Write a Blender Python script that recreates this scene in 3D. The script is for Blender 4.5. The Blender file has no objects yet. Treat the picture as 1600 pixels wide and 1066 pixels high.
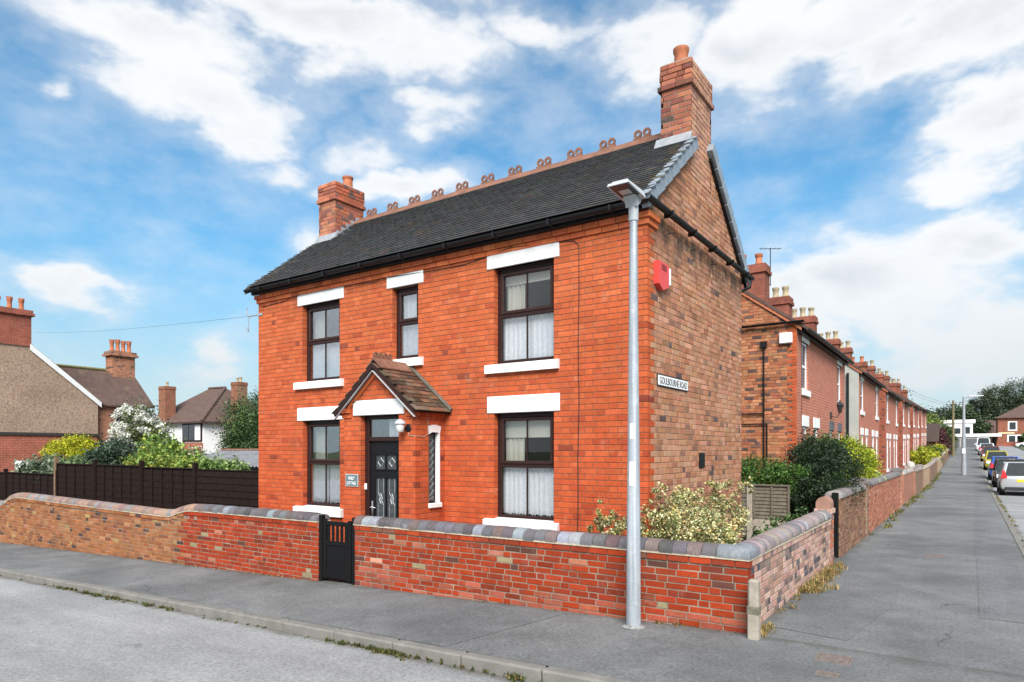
import bpy, math, random
import numpy as np
from mathutils import Matrix, Vector
random.seed(7); np.random.seed(7)
R = math.radians
scene = bpy.context.scene
COL = scene.collection

# ------------------------------------------------------------------ camera
cam_d = bpy.data.cameras.new('camera'); cam = bpy.data.objects.new('camera', cam_d); COL.objects.link(cam)
cam.location = (0, 0, 1.9); cam.rotation_euler = (R(90), 0, R(34.56))
cam_d.sensor_width = 36; cam_d.lens = 1036 / 1600 * 36
cam_d.shift_y = (704.5 - 533) / 1600
cam_d.clip_start = .05; cam_d.clip_end = 4000
scene.camera = cam
scene.view_settings.view_transform = 'Standard'; scene.view_settings.look = 'None'
scene.view_settings.exposure = 0.6; scene.view_settings.gamma = 1

# ------------------------------------------------------------------ node helper
class NT:
    def __init__(s, tree): s.t = tree; s.l = tree.links
    def n(s, typ, ins=None, **props):
        nd = s.t.nodes.new(typ)
        for k, v in props.items(): setattr(nd, k, v)
        for k, v in (ins or {}).items():
            if isinstance(v, bpy.types.NodeSocket): s.l.new(v, nd.inputs[k])
            else: nd.inputs[k].default_value = v
        return nd
    def math(s, op, a, b=0.0, c=None, clamp=False):
        d = {0: a, 1: b}
        if c is not None: d[2] = c
        return s.n('ShaderNodeMath', d, operation=op, use_clamp=clamp).outputs[0]
    def vm(s, op, a, b=(0, 0, 0)):
        nd = s.n('ShaderNodeVectorMath', {0: a, 1: b}, operation=op)
        return nd.outputs['Value'] if op in ('LENGTH', 'DOT_PRODUCT') else nd.outputs[0]
    def noise(s, vec, scale, detail=4, rough=.55, dist=0):
        return s.n('ShaderNodeTexNoise', {'Vector': vec, 'Scale': scale, 'Detail': detail, 'Roughness': rough, 'Distortion': dist}).outputs['Fac']
    def ramp(s, fac, a, b, lo=0.0, hi=1.0, smooth=True):
        return s.n('ShaderNodeMapRange', {'Value': fac, 'From Min': a, 'From Max': b, 'To Min': lo, 'To Max': hi},
                   interpolation_type='SMOOTHSTEP' if smooth else 'LINEAR', clamp=True).outputs[0]
    def mix(s, f, a, b, mode='MIX'):
        nd = s.n('ShaderNodeMix', data_type='RGBA', blend_type=mode, clamp_factor=True)
        for i, v in ((0, f), (6, a), (7, b)):
            if isinstance(v, bpy.types.NodeSocket): s.l.new(v, nd.inputs[i])
            else: nd.inputs[i].default_value = v if i == 0 else (tuple(v) + (1,) if len(v) == 3 else v)
        return nd.outputs[2]
    def val(s, col, f): # colour * scalar
        return s.vm('MULTIPLY', col, s.n('ShaderNodeCombineXYZ', {0: f, 1: f, 2: f}).outputs[0])

# ------------------------------------------------------------------ world: sky with broken cloud
SUN_EL, SUN_AZ = R(42), R(146)          # azimuth clockwise from +Y
world = bpy.data.worlds.new('World'); scene.world = world; world.use_nodes = True
wt = NT(world.node_tree); world.node_tree.nodes.clear()
sky = wt.n('ShaderNodeTexSky', sky_type='NISHITA', sun_disc=False, sun_elevation=SUN_EL, sun_rotation=SUN_AZ,
           altitude=60, air_density=1.0, dust_density=0.6, ozone_density=2.6)
dirv = wt.n('ShaderNodeTexCoord').outputs['Generated']
sep = wt.n('ShaderNodeSeparateXYZ', {0: dirv})
az = wt.math('ARCTAN2', sep.outputs[0], sep.outputs[1])
el = wt.math('ARCSINE', sep.outputs[2])
ae = wt.n('ShaderNodeCombineXYZ', {0: az, 1: el, 2: 0.0}).outputs[0]
flat = wt.vm('MULTIPLY', dirv, (1, 1, 1.9))
warp = wt.n('ShaderNodeTexNoise', {'Vector': flat, 'Scale': 3.2, 'Detail': 5, 'Roughness': .6}).outputs['Color']
warp2 = wt.vm('MULTIPLY', wt.vm('SUBTRACT', warp, (.5, .5, .5)), (.34, .20, 0))
aew = wt.vm('ADD', ae, warp2)
# cloud masses: (azimuth, elevation, half width, half height, weight) in radians
CLOUDS = [
    (-1.106, 0.506, 0.192, 0.045, 0.95), (-1.029, 0.468, 0.136, 0.042, 0.95), (-0.756, 0.544, 0.122, 0.042, 0.8), (-0.885, 0.559, 0.177, 0.03, 0.85), (-0.603, 0.577, 0.134, 0.027, 0.6),
    (-1.191, 0.409, 0.02, 0.017, 0.5), (-0.699, 0.474, 0.067, 0.034, 0.65), (-0.831, 0.481, 0.055, 0.018, 0.3), (-0.938, 0.404, 0.06, 0.023, 0.6), (-0.831, 0.424, 0.082, 0.031, 0.6),
    (-0.867, 0.377, 0.054, 0.02, 0.4), (-0.756, 0.381, 0.122, 0.029, 0.8), (-0.903, 0.295, 0.053, 0.034, 0.5), (-0.412, 0.548, 0.12, 0.055, 0.7), (-0.252, 0.515, 0.127, 0.075, 1.0),
    (-0.412, 0.499, 0.056, 0.037, 0.6), (-0.115, 0.51, 0.12, 0.042, 0.95), (-0.009, 0.46, 0.10, 0.050, 1.0), (-0.022, 0.394, 0.04, 0.028, 0.6), (0.017, 0.357, 0.064, 0.048, 0.85),
    (-0.057, 0.415, 0.028, 0.014, 0.3), (-0.202, 0.289, 0.065, 0.024, 0.35), (-0.078, 0.215, 0.17, 0.085, 1.0), (0.023, 0.25, 0.09, 0.05, 0.9), (-0.218, 0.19, 0.085, 0.075, 0.85), (0.0, 0.13, 0.16, 0.06, 0.8),
    (-1.177, 0.211, 0.054, 0.035, 0.95), (-1.157, 0.19, 0.042, 0.016, 0.6), (-1.255, 0.204, 0.015, 0.015, 0.4), (-1.001, 0.11, 0.037, 0.04, 0.6), (-1.223, 0.227, 0.019, 0.011, 0.3)]
acc = None
for a, e, wa, we, wgt in CLOUDS:
    q = wt.vm('MULTIPLY', wt.vm('SUBTRACT', aew, (a, e, 0)), (1 / (wa * 1.12), 1 / (we * 1.2), 0))
    g = wt.ramp(wt.vm('LENGTH', q), 0.0, 1.5, wgt, 0.0)
    acc = g if acc is None else wt.math('MAXIMUM', acc, g)
fine = wt.noise(flat, 9.5, 10, .58)
big = wt.noise(flat, 2.3, 4, .5)
# away from the named masses, the same kind of broken cloud goes on over the whole sky
azw = wt.math('ABSOLUTE', wt.math('ADD', az, .603))
away = wt.math('MAXIMUM', wt.ramp(azw, .78, 1.15), wt.ramp(el, .62, .85))
gen = wt.math('MULTIPLY', away, wt.ramp(big, .42, .62, 0, .85))
dens = wt.math('MAXIMUM', acc, gen)
dens = wt.math('ADD', dens, wt.math('MULTIPLY', wt.math('SUBTRACT', fine, .5), 1.15))
cov = wt.math('MAXIMUM', wt.ramp(dens, .04, .66), wt.ramp(dens, -.25, .45, 0.0, .42))
haze = wt.ramp(el, .0, .30, .75, 0.0)
cov2 = wt.math('MULTIPLY', cov, .96)
# cloud body: bright tops, slightly greyer where thick
thick = wt.ramp(wt.noise(wt.vm('ADD', flat, (.03, .03, -.10)), 5.5, 6, .55), .38, .66)
ccol = wt.mix(wt.math('MULTIPLY', thick, wt.ramp(dens, .5, 1.0)), (10.2, 10.3, 10.4), (7.9, 8.2, 8.7))
blue = wt.mix(1.0, sky.outputs[0], (1.06, 1.86, 1.94), 'MULTIPLY')
blue = wt.val(blue, wt.ramp(el, 0, .40, .70, 1.0))
skycol = wt.mix(haze, wt.mix(cov2, blue, ccol), (6.6, 7.35, 7.9))
bg = wt.n('ShaderNodeBackground', {'Color': skycol, 'Strength': .065})
wt.l.new(bg.outputs[0], wt.n('ShaderNodeOutputWorld').inputs[0])

# ------------------------------------------------------------------ sun (thin bright overcast)
sun_d = bpy.data.lights.new('sun', 'SUN'); sun = bpy.data.objects.new('sun', sun_d); COL.objects.link(sun)
sun_d.energy = 4.8; sun_d.angle = R(36); sun_d.color = (1, .955, .90)
sdir = Vector((math.sin(SUN_AZ) * math.cos(SUN_EL), math.cos(SUN_AZ) * math.cos(SUN_EL), math.sin(SUN_EL)))
sun.rotation_euler = (-sdir).to_track_quat('-Z', 'Y').to_euler()

# ------------------------------------------------------------------ materials
MATS = {}
def new_mat(name):
    m = bpy.data.materials.new(name); m.use_nodes = True; m.node_tree.nodes.clear()
    MATS[name] = m; return m, NT(m.node_tree)
def finish(nt, col, rough=.8, bump=None, bstr=.3, bdist=.01, metal=0.0, spec=.4, extra=None):
    d = {'Base Color': col, 'Roughness': rough, 'Metallic': metal, 'Specular IOR Level': spec}
    if not isinstance(col, bpy.types.NodeSocket) and len(col) == 3: d['Base Color'] = tuple(col) + (1,)
    d.update(extra or {})
    if bump is not None:
        d['Normal'] = nt.n('ShaderNodeBump', {'Strength': bstr, 'Distance': bdist, 'Height': bump}).outputs[0]
    p = nt.n('ShaderNodeBsdfPrincipled', d)
    nt.l.new(p.outputs[0], nt.n('ShaderNodeOutputMaterial').inputs[0])
    return p
def pos(nt): return nt.n('ShaderNodeNewGeometry').outputs['Position']
def src(nt, kind):
    if kind == 'obj': return nt.n('ShaderNodeObjectInfo').outputs['Color']
    return nt.n('ShaderNodeAttribute', attribute_name='col').outputs['Color']

def piece_mat(name, kind, scale=60, var=.35, soot=.45, soot_col=(.05, .04, .035), rough=.9, bstr=.35, pale=0.0, pale_col=(.5, .42, .33), bdist=.004, drip=None):
    """masonry piece: own colour from the piece, plus grain, patchy soot and pale bloom"""
    m, nt = new_mat(name + '_' + kind); p = pos(nt)
    c = src(nt, kind)
    n1 = nt.noise(p, scale, 5, .65); n2 = nt.noise(p, 1.3, 5, .6); n3 = nt.noise(p, 9, 5, .6)
    c = nt.val(c, nt.ramp(n1, .25, .75, 1 - var, 1 + var, False))
    c = nt.val(c, nt.ramp(n3, .3, .7, .88, 1.1, False))
    c = nt.mix(nt.math('MULTIPLY', nt.ramp(nt.math('ADD', n2, nt.math('MULTIPLY', n3, .5)), .78, 1.02), soot), c, soot_col)
    if drip:      # black damp stain left below an old gutter line: (z from, z to)
        z = nt.n('ShaderNodeSeparateXYZ', {0: p}).outputs[2]
        f = nt.math('MULTIPLY', nt.ramp(z, drip[0] - .35, drip[0] + .2), nt.ramp(z, drip[1], drip[1] + .15, 1, 0))
        c = nt.mix(nt.math('MULTIPLY', f, nt.ramp(nt.noise(nt.vm('MULTIPLY', p, (1, 2.2, 1.1)), 2.2, 7, .7), .40, .62, 0, .8)), c, (.055, .048, .044))
    if pale: c = nt.mix(nt.math('MULTIPLY', nt.ramp(nt.noise(p, 4.5, 6, .7), .56, .72), pale), c, pale_col)
    finish(nt, c, rough, nt.noise(p, scale * 2.2, 4, .7), bstr, bdist, spec=.12)
    return m
def both(name, **k):
    return piece_mat(name, 'obj', **k), piece_mat(name, 'col', **k)
def plain(name, col, rough=.6, var=.12, scale=8, bump=0.0, bscale=120, metal=0.0, spec=.4, stain=0.0, stain_col=(.1, .09, .07), bdist=.003, fine=0.0):
    m, nt = new_mat(name); p = pos(nt)
    c = nt.n('ShaderNodeRGB'); c.outputs[0].default_value = tuple(col) + (1,); c = c.outputs[0]
    if var: c = nt.val(c, nt.ramp(nt.noise(p, scale, 6, .6), .3, .7, 1 - var, 1 + var, False))
    if fine: c = nt.val(c, nt.ramp(nt.noise(p, bscale, 4, .7), .3, .7, 1 - fine, 1 + fine, False))
    if stain: c = nt.mix(nt.math('MULTIPLY', nt.ramp(nt.noise(p, scale * .6, 7, .68), .52, .72), stain), c, stain_col)
    finish(nt, c, rough, nt.noise(p, bscale, 4, .65) if bump else None, bump, bdist, metal, spec)
    return m
def attr_mat(name, rough=.7, spec=.3, var=.15, scale=30, trans=0.0, bump=0.0):
    m, nt = new_mat(name); p = pos(nt)
    c = src(nt, 'col')
    c = nt.val(c, nt.ramp(nt.noise(p, scale, 4, .6), .3, .7, 1 - var, 1 + var, False))
    pb = finish(nt, c, rough, nt.noise(p, scale * 6, 3) if bump else None, bump, .003, spec=spec)
    if trans:
        t = nt.n('ShaderNodeBsdfTranslucent', {'Color': c})
        mx = nt.n('ShaderNodeMixShader', {0: trans, 1: pb.outputs[0], 2: t.outputs[0]})
        out = [x for x in nt.t.nodes if x.type == 'OUTPUT_MATERIAL'][0]
        nt.l.new(mx.outputs[0], out.inputs[0])
    return m
def brick_tex(name, axis, c1, c2, mortar, course=.0817, length=.25, dark=.0, dark_col=(.06, .045, .04), var=.25, msize=.010, offset=.5, sq=1.0):
    m, nt = new_mat(name); p = pos(nt); s3 = nt.n('ShaderNodeSeparateXYZ', {0: p})
    v = nt.n('ShaderNodeCombineXYZ', {0: s3.outputs[axis], 1: s3.outputs[2], 2: 0.0}).outputs[0]
    b = nt.n('ShaderNodeTexBrick', {'Vector': v, 'Color1': c1 + (1,), 'Color2': c2 + (1,), 'Mortar': mortar + (1,), 'Scale': 1.0,
             'Mortar Size': msize, 'Mortar Smooth': .3, 'Bias': 0.0, 'Brick Width': length, 'Row Height': course}, offset=offset, squash=sq, squash_frequency=2)
    c = b.outputs[0]
    if dark:
        cell = nt.n('ShaderNodeTexWhiteNoise', {'Vector': nt.vm('FLOOR', nt.vm('DIVIDE', v, (length * .5, course, 1)))}, noise_dimensions='3D').outputs['Value']
        c = nt.mix(nt.math('MULTIPLY', nt.math('GREATER_THAN', cell, 1 - dark), nt.ramp(b.outputs['Fac'], 0, .5, 1, 0)), c, dark_col)
    c = nt.val(c, nt.ramp(nt.noise(p, 2.2, 6, .65), .3, .7, 1 - var, 1 + var, False))
    finish(nt, c, .88, nt.math('SUBTRACT', nt.math('MULTIPLY', nt.noise(p, 70), .3), b.outputs['Fac']), .5, .008, spec=.2)
    return m

BR_O, BR_C = both('house_brick', scale=70, var=.18, soot=.24, bstr=.35, pale=.2, pale_col=(.55, .33, .22))
BS_O, BS_C = both('weathered_brick', drip=(4.75, 5.05), scale=55, var=.32, soot=.35, bstr=.45, pale=.30, pale_col=(.42, .30, .23))
BW_O, BW_C = both('wall_brick', scale=60, var=.28, soot=.55, bstr=.5, pale=.16, pale_col=(.42, .34, .26))
CP_O, CP_C = both('coping_brick', scale=45, var=.25, soot=.30, rough=.5, bstr=.25, pale=.25, pale_col=(.45, .45, .46))
TL_O, TL_C = both('roof_tile', scale=45, var=.35, soot=.25, rough=.7, bstr=.4, pale=.12, pale_col=(.25, .23, .17))
TP_O, TP_C = both('porch_tile', scale=45, var=.4, soot=.6, rough=.8, bstr=.5, pale=.35, pale_col=(.22, .2, .12))
MORTAR = plain('mortar', (.15, .085, .055), .95, .3, 5, .5, 160)
MORTAR_W = plain('wall_mortar', (.20, .165, .125), .95, .35, 6, .6, 140, stain=.55, stain_col=(.44, .38, .31))
MORTAR_S = plain('side_mortar', (.26, .17, .115), .95, .3, 5, .5, 160)
BEDDING = plain('coping_bedding', (.42, .36, .27), .95, .25, 20, .6, 90, stain=.3)
TERRA = plain('terracotta', (.40, .13, .06), .8, .25, 9, .3, 80, stain=.4, stain_col=(.13, .08, .05))
TERRA_R = plain('ridge_clay', (.185, .085, .055), .85, .3, 6, .4, 80, stain=.55, stain_col=(.11, .085, .055))
POTBUFF = plain('buff_clay', (.34, .28, .18), .8, .2, 9, .3, 80, stain=.3)
WHITE = plain('white_masonry_paint', (.70, .70, .69), .6, .05, 5, .2, 60, stain=.35, stain_col=(.42, .40, .36))
WHITEP = plain('white_upvc', (.78, .79, .80), .35, .02, 5)
BROWN = plain('brown_upvc', (.024, .010, .009), .42, .12, 20, spec=.25)
BROWN2 = plain('brown_upvc_sash', (.030, .013, .011), .40, .12, 20, spec=.25)
BLACKP = plain('black_plastic', (.009, .009, .010), .45, .2, 12, spec=.25)
BLACKD = plain('black_door', (.006, .0065, .008), .45, .15, 14, .15, 60, spec=.2)
BLACKW = plain('black_wood_paint', (.006, .006, .0065), .6, .25, 20, .25, 90, spec=.15)
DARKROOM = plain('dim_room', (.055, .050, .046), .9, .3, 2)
CREAM = plain('cream_blind', (.62, .59, .50), .85, .05, 6)
CHROME = plain('polished_metal', (.75, .75, .76), .22, 0, metal=1.0)
LEAD = plain('lead', (.30, .32, .34), .5, .25, 7, .25, 40, metal=.3, stain=.3, stain_col=(.5, .5, .48))
VERGE = plain('blue_grey_verge', (.20, .235, .27), .5, .18, 7, .15, 60)
GALV = plain('galvanised_steel', (.30, .32, .345), .5, .14, 5, .12, 50, metal=.25, stain=.3, stain_col=(.30, .32, .35))
def galv():
    m, nt = new_mat('galvanised_streaked'); p = pos(nt)
    a = nt.noise(nt.vm('MULTIPLY', p, (30, 30, .7)), 1.0, 5, .6); b = nt.noise(p, 3.0, 6, .65); c_ = nt.noise(p, 40, 4, .7)
    c = nt.mix(nt.ramp(a, .35, .68), (.37, .40, .43), (.25, .27, .30))
    c = nt.mix(nt.math('MULTIPLY', nt.ramp(b, .52, .70), .55), c, (.52, .54, .56))
    c = nt.val(c, nt.ramp(c_, .3, .7, .9, 1.1, False))
    finish(nt, c, .55, b, .15, .004, .25, .35)
    return m
GALVP = galv()
LAMPW = plain('lamp_housing', (.40, .42, .44), .45, .05, 8)
LAMPD = plain('lamp_underside', (.025, .025, .027), .4, .1, 8)
LEDM = plain('led_lens', (.38, .38, .36), .25, .1, 40)
STICK = plain('white_sticker', (.75, .76, .76), .5, .03, 6)
CONC = plain('concrete', (.29, .255, .21), .9, .22, 7, .6, 70, stain=.5, stain_col=(.20, .19, .13), fine=.15)
KERB = plain('kerb_concrete', (.165, .158, .142), .9, .2, 4, .7, 75, stain=.55, stain_col=(.13, .12, .095), fine=.22, bdist=.006)
RED = plain('red_plastic', (.62, .055, .045), .4, .06, 8)
SIGNK = plain('sign_black', (.015, .015, .016), .5, 0)
PLATE = plain('slate_plate', (.10, .14, .15), .5, .15, 20)
TIMBER_D = plain('dark_stained_timber', (.0135, .0075, .0062), .85, .35, 9, .6, 60, spec=.12)
TIMBER_G = plain('weathered_timber', (.115, .098, .074), .85, .3, 9, .5, 50, stain=.5, stain_col=(.07, .06, .045))
RENDER = plain('pebbledash', (.29, .205, .15), .95, .16, .8, .9, 9, stain=.35, stain_col=(.21, .13, .085), fine=.42, bdist=.02)
RENDERW = plain('white_render', (.74, .73, .70), .85, .06, 2, .4, 45)
RENDERG = plain('grey_render', (.34, .34, .31), .9, .1, 2, .4, 45)
SLATE_B = plain('brown_roof_tiles', (.088, .053, .043), .85, .25, 3, .5, 30, stain=.35, stain_col=(.17, .15, .07), fine=.25)
SLATE_G = plain('grey_slate', (.075, .07, .072), .7, .25, 3, .4, 30, fine=.2)
CORR = plain('corrugated_sheet', (.15, .155, .165), .75, .25, 2.5, .3, 50, stain=.35)
BARK = plain('bark', (.10, .075, .05), .9, .3, 12, .7, 40)
SOIL = plain('soil', (.075, .055, .04), .95, .3, 6, .6, 60)
CAST = plain('cast_iron', (.16, .125, .11), .75, .3, 25, .8, 60, stain=.4)
TARM = plain('wire_black', (.02, .02, .02), .6, 0)
LEAF = attr_mat('leaf', .55, .35, .2, 20, .22)
LEAFG = attr_mat('glossy_leaf', .4, .45, .2, 20, .15)
FLOWER = attr_mat('petal', .8, .1, .06, 30, .25)
DRYG = attr_mat('dry_weed', .9, .1, .2, 20, .2)

def glass_mat(name, tint, refl=.06):
    m, nt = new_mat(name)
    fr = nt.n('ShaderNodeFresnel', {'IOR': 1.52}).outputs[0]
    fac = nt.math('ADD', nt.math('MULTIPLY', fr, .75), refl, clamp=True)
    wob = nt.n('ShaderNodeBump', {'Strength': .02, 'Distance': .02, 'Height': nt.noise(pos(nt), 2.5, 2)}).outputs[0]
    g = nt.n('ShaderNodeBsdfGlossy', {'Color': (.95, .97, 1, 1), 'Roughness': .01, 'Normal': wob})
    t = nt.n('ShaderNodeBsdfTransparent', {'Color': tint + (1,)})
    mx = nt.n('ShaderNodeMixShader', {0: fac, 1: t.outputs[0], 2: g.outputs[0]})
    nt.l.new(mx.outputs[0], nt.n('ShaderNodeOutputMaterial').inputs[0])
    return m
GLASS = glass_mat('window_glass', (.985, .99, .99), .0)
GLASSD = glass_mat('dark_glass', (.25, .27, .29), .08)
OBSC = plain('obscure_glass', (.045, .05, .053), .2, .35, 18, .3, 50, spec=.5)

def net_mat():
    m, nt = new_mat('net_curtain'); p = pos(nt)
    fl = nt.ramp(nt.noise(p, 26, 5, .7), .42, .62, .84, .95)
    c = nt.n('ShaderNodeCombineXYZ', {0: fl, 1: fl, 2: nt.math('MULTIPLY', fl, 1.02)}).outputs[0]
    pb = finish(nt, c, .95, None, spec=.05)
    tr = nt.n('ShaderNodeBsdfTranslucent', {'Color': c})
    mx = nt.n('ShaderNodeMixShader', {0: .12, 1: pb.outputs[0], 2: tr.outputs[0]})
    out = [x for x in nt.t.nodes if x.type == 'OUTPUT_MATERIAL'][0]
    nt.l.new(mx.outputs[0], out.inputs[0])
    return m
NET = net_mat()

def asphalt(name, base, patch, crack=.5, edge=False, gut=False):
    m, nt = new_mat(name); p = pos(nt)
    big = nt.noise(p, .35, 6, .62); mid = nt.noise(p, 1.7, 6, .65); fi = nt.noise(p, 90, 3, .8); f2 = nt.noise(p, 28, 4, .7)
    c = nt.mix(nt.ramp(nt.math('ADD', nt.math('MULTIPLY', big, .65), nt.math('MULTIPLY', mid, .35)), .36, .64), base, patch)
    c = nt.val(c, nt.ramp(fi, .35, .65, .72, 1.32, False))
    c = nt.val(c, nt.ramp(f2, .38, .62, .80, 1.22, False))
    # long streaks of wear
    st = nt.noise(nt.vm('MULTIPLY', p, (.18, 1.6, 1)), 1.0, 5, .6)
    if gut: c = nt.val(c, nt.ramp(st, .32, .68, .86, 1.14, False))
    else: c = nt.val(c, nt.ramp(nt.noise(p, .75, 7, .7), .34, .66, .80, 1.20, False))
    if crack:
        wv = nt.vm('ADD', p, nt.vm('MULTIPLY', nt.vm('SUBTRACT', nt.n('ShaderNodeTexNoise', {'Vector': p, 'Scale': 1.6, 'Detail': 5}).outputs['Color'], (.5, .5, .5)), (.9, .9, 0)))
        vo = nt.n('ShaderNodeTexVoronoi', {'Vector': wv, 'Scale': .32}, feature='DISTANCE_TO_EDGE').outputs['Distance']
        gap = nt.math('MULTIPLY', nt.ramp(vo, .0015, .006, 1, 0), nt.ramp(nt.noise(p, .8, 3), .50, .60))
        c = nt.mix(nt.math('MULTIPLY', gap, crack), c, (.03, .03, .03))
    # pale grit and old gum spots
    sp = nt.n('ShaderNodeTexVoronoi', {'Vector': p, 'Scale': 5.5, 'Randomness': 1.0}).outputs['Distance']
    c = nt.mix(nt.math('MULTIPLY', nt.ramp(sp, .018, .035, 1, 0), .55), c, (.42, .41, .39))
    # moss and dirt in low patches
    c = nt.mix(nt.math('MULTIPLY', nt.ramp(nt.noise(p, .9, 7, .7), .60, .74), .35), c, (.085, .08, .06))
    if gut:       # grit and leaf mould collected in the channel against the kerb
        sy = nt.n('ShaderNodeSeparateXYZ', {0: p}); nz = nt.noise(p, 4.0, 7, .7)
        dg = nt.math('MINIMUM', nt.math('ABSOLUTE', nt.math('SUBTRACT', 4.96, sy.outputs[1])), nt.math('ABSOLUTE', nt.math('SUBTRACT', sy.outputs[0], .94)))
        c = nt.mix(nt.ramp(nt.math('ADD', dg, nt.math('MULTIPLY', nt.math('SUBTRACT', nz, .5), .35)), -.02, .20, .75, 0), c, (.075, .064, .045))
    if edge:      # moss, crumbs of mortar and dirt gathered along the foot of the garden walls
        sx = nt.n('ShaderNodeSeparateXYZ', {0: p}); nz = nt.noise(p, 3.0, 7, .72)
        d1 = nt.math('MAXIMUM', nt.math('SUBTRACT', 7.07, sx.outputs[1]), 0.0); d2 = nt.math('ADD', sx.outputs[0], 1.895)
        dd = nt.math('ADD', nt.math('MAXIMUM', nt.math('MINIMUM', d1, 9.0), nt.math('MINIMUM', d2, nt.math('ADD', d1, nt.math('MULTIPLY', nt.math('LESS_THAN', d1, .001), 9.0)))), nt.math('MULTIPLY', nt.math('SUBTRACT', nz, .5), .55))
        c = nt.mix(nt.math('MULTIPLY', nt.ramp(dd, -.05, .22, 1, 0), .6), c, (.060, .056, .042))
    finish(nt, c, .88, nt.math('ADD', fi, nt.math('MULTIPLY', f2, 1.2)), .45, .006, spec=.3)
    return m
PAVE = asphalt('pavement_asphalt', (.100, .103, .104), (.152, .155, .155), .6, edge=True)
ROAD = asphalt('road_asphalt', (.195, .197, .199), (.255, .256, .256), .35, gut=True)
PATCH = asphalt('newer_asphalt', (.096, .100, .103), (.138, .141, .143), 0, edge=True)
GRASSM = plain('rough_grass', (.06, .085, .03), .95, .35, 1.5, .6, 40)

# ------------------------------------------------------------------ geometry helpers
WL = {}   # world location of unrotated roots
def gz(x, y):
    t = max(0.0, y - 44.0)
    r = .0285 * t * t / (t + 8.0) if t > 0 else 0.0
    return .031 * min(0.0, x + 1.9) * (1.0 if x > -45 else 1.0) + r if x > -60 else .031 * -58.1 + r
def tag(o, label=None, cat=None, group=None, kind=None):
    if label: o['label'] = label
    if cat: o['category'] = cat
    if group: o['group'] = group
    if kind: o['kind'] = kind
    return o
def thing(name, label, cat, loc=(0, 0, 0), group=None, rz=0.0, kind=None):
    o = bpy.data.objects.new(name, None); COL.objects.link(o); o.empty_display_size = .2
    o.location = loc; o.rotation_euler = (0, 0, rz); WL[o.name] = Vector(loc)
    return tag(o, label, cat, group, kind)
def put(name, me, mat=None, parent=None, loc=(0, 0, 0), rot=(0, 0, 0), local=False, kind=None, color=None):
    o = bpy.data.objects.new(name, me); COL.objects.link(o)
    o.location = loc; o.rotation_euler = rot
    if mat and not me.materials: me.materials.append(mat)
    if parent is not None:
        o.parent = parent
        if not local: o.matrix_parent_inverse = Matrix.Translation(-WL.get(parent.name, Vector((0, 0, 0))))
    if kind: o['kind'] = kind
    if color is not None: o.color = tuple(color) + (1,)
    return o

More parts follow.
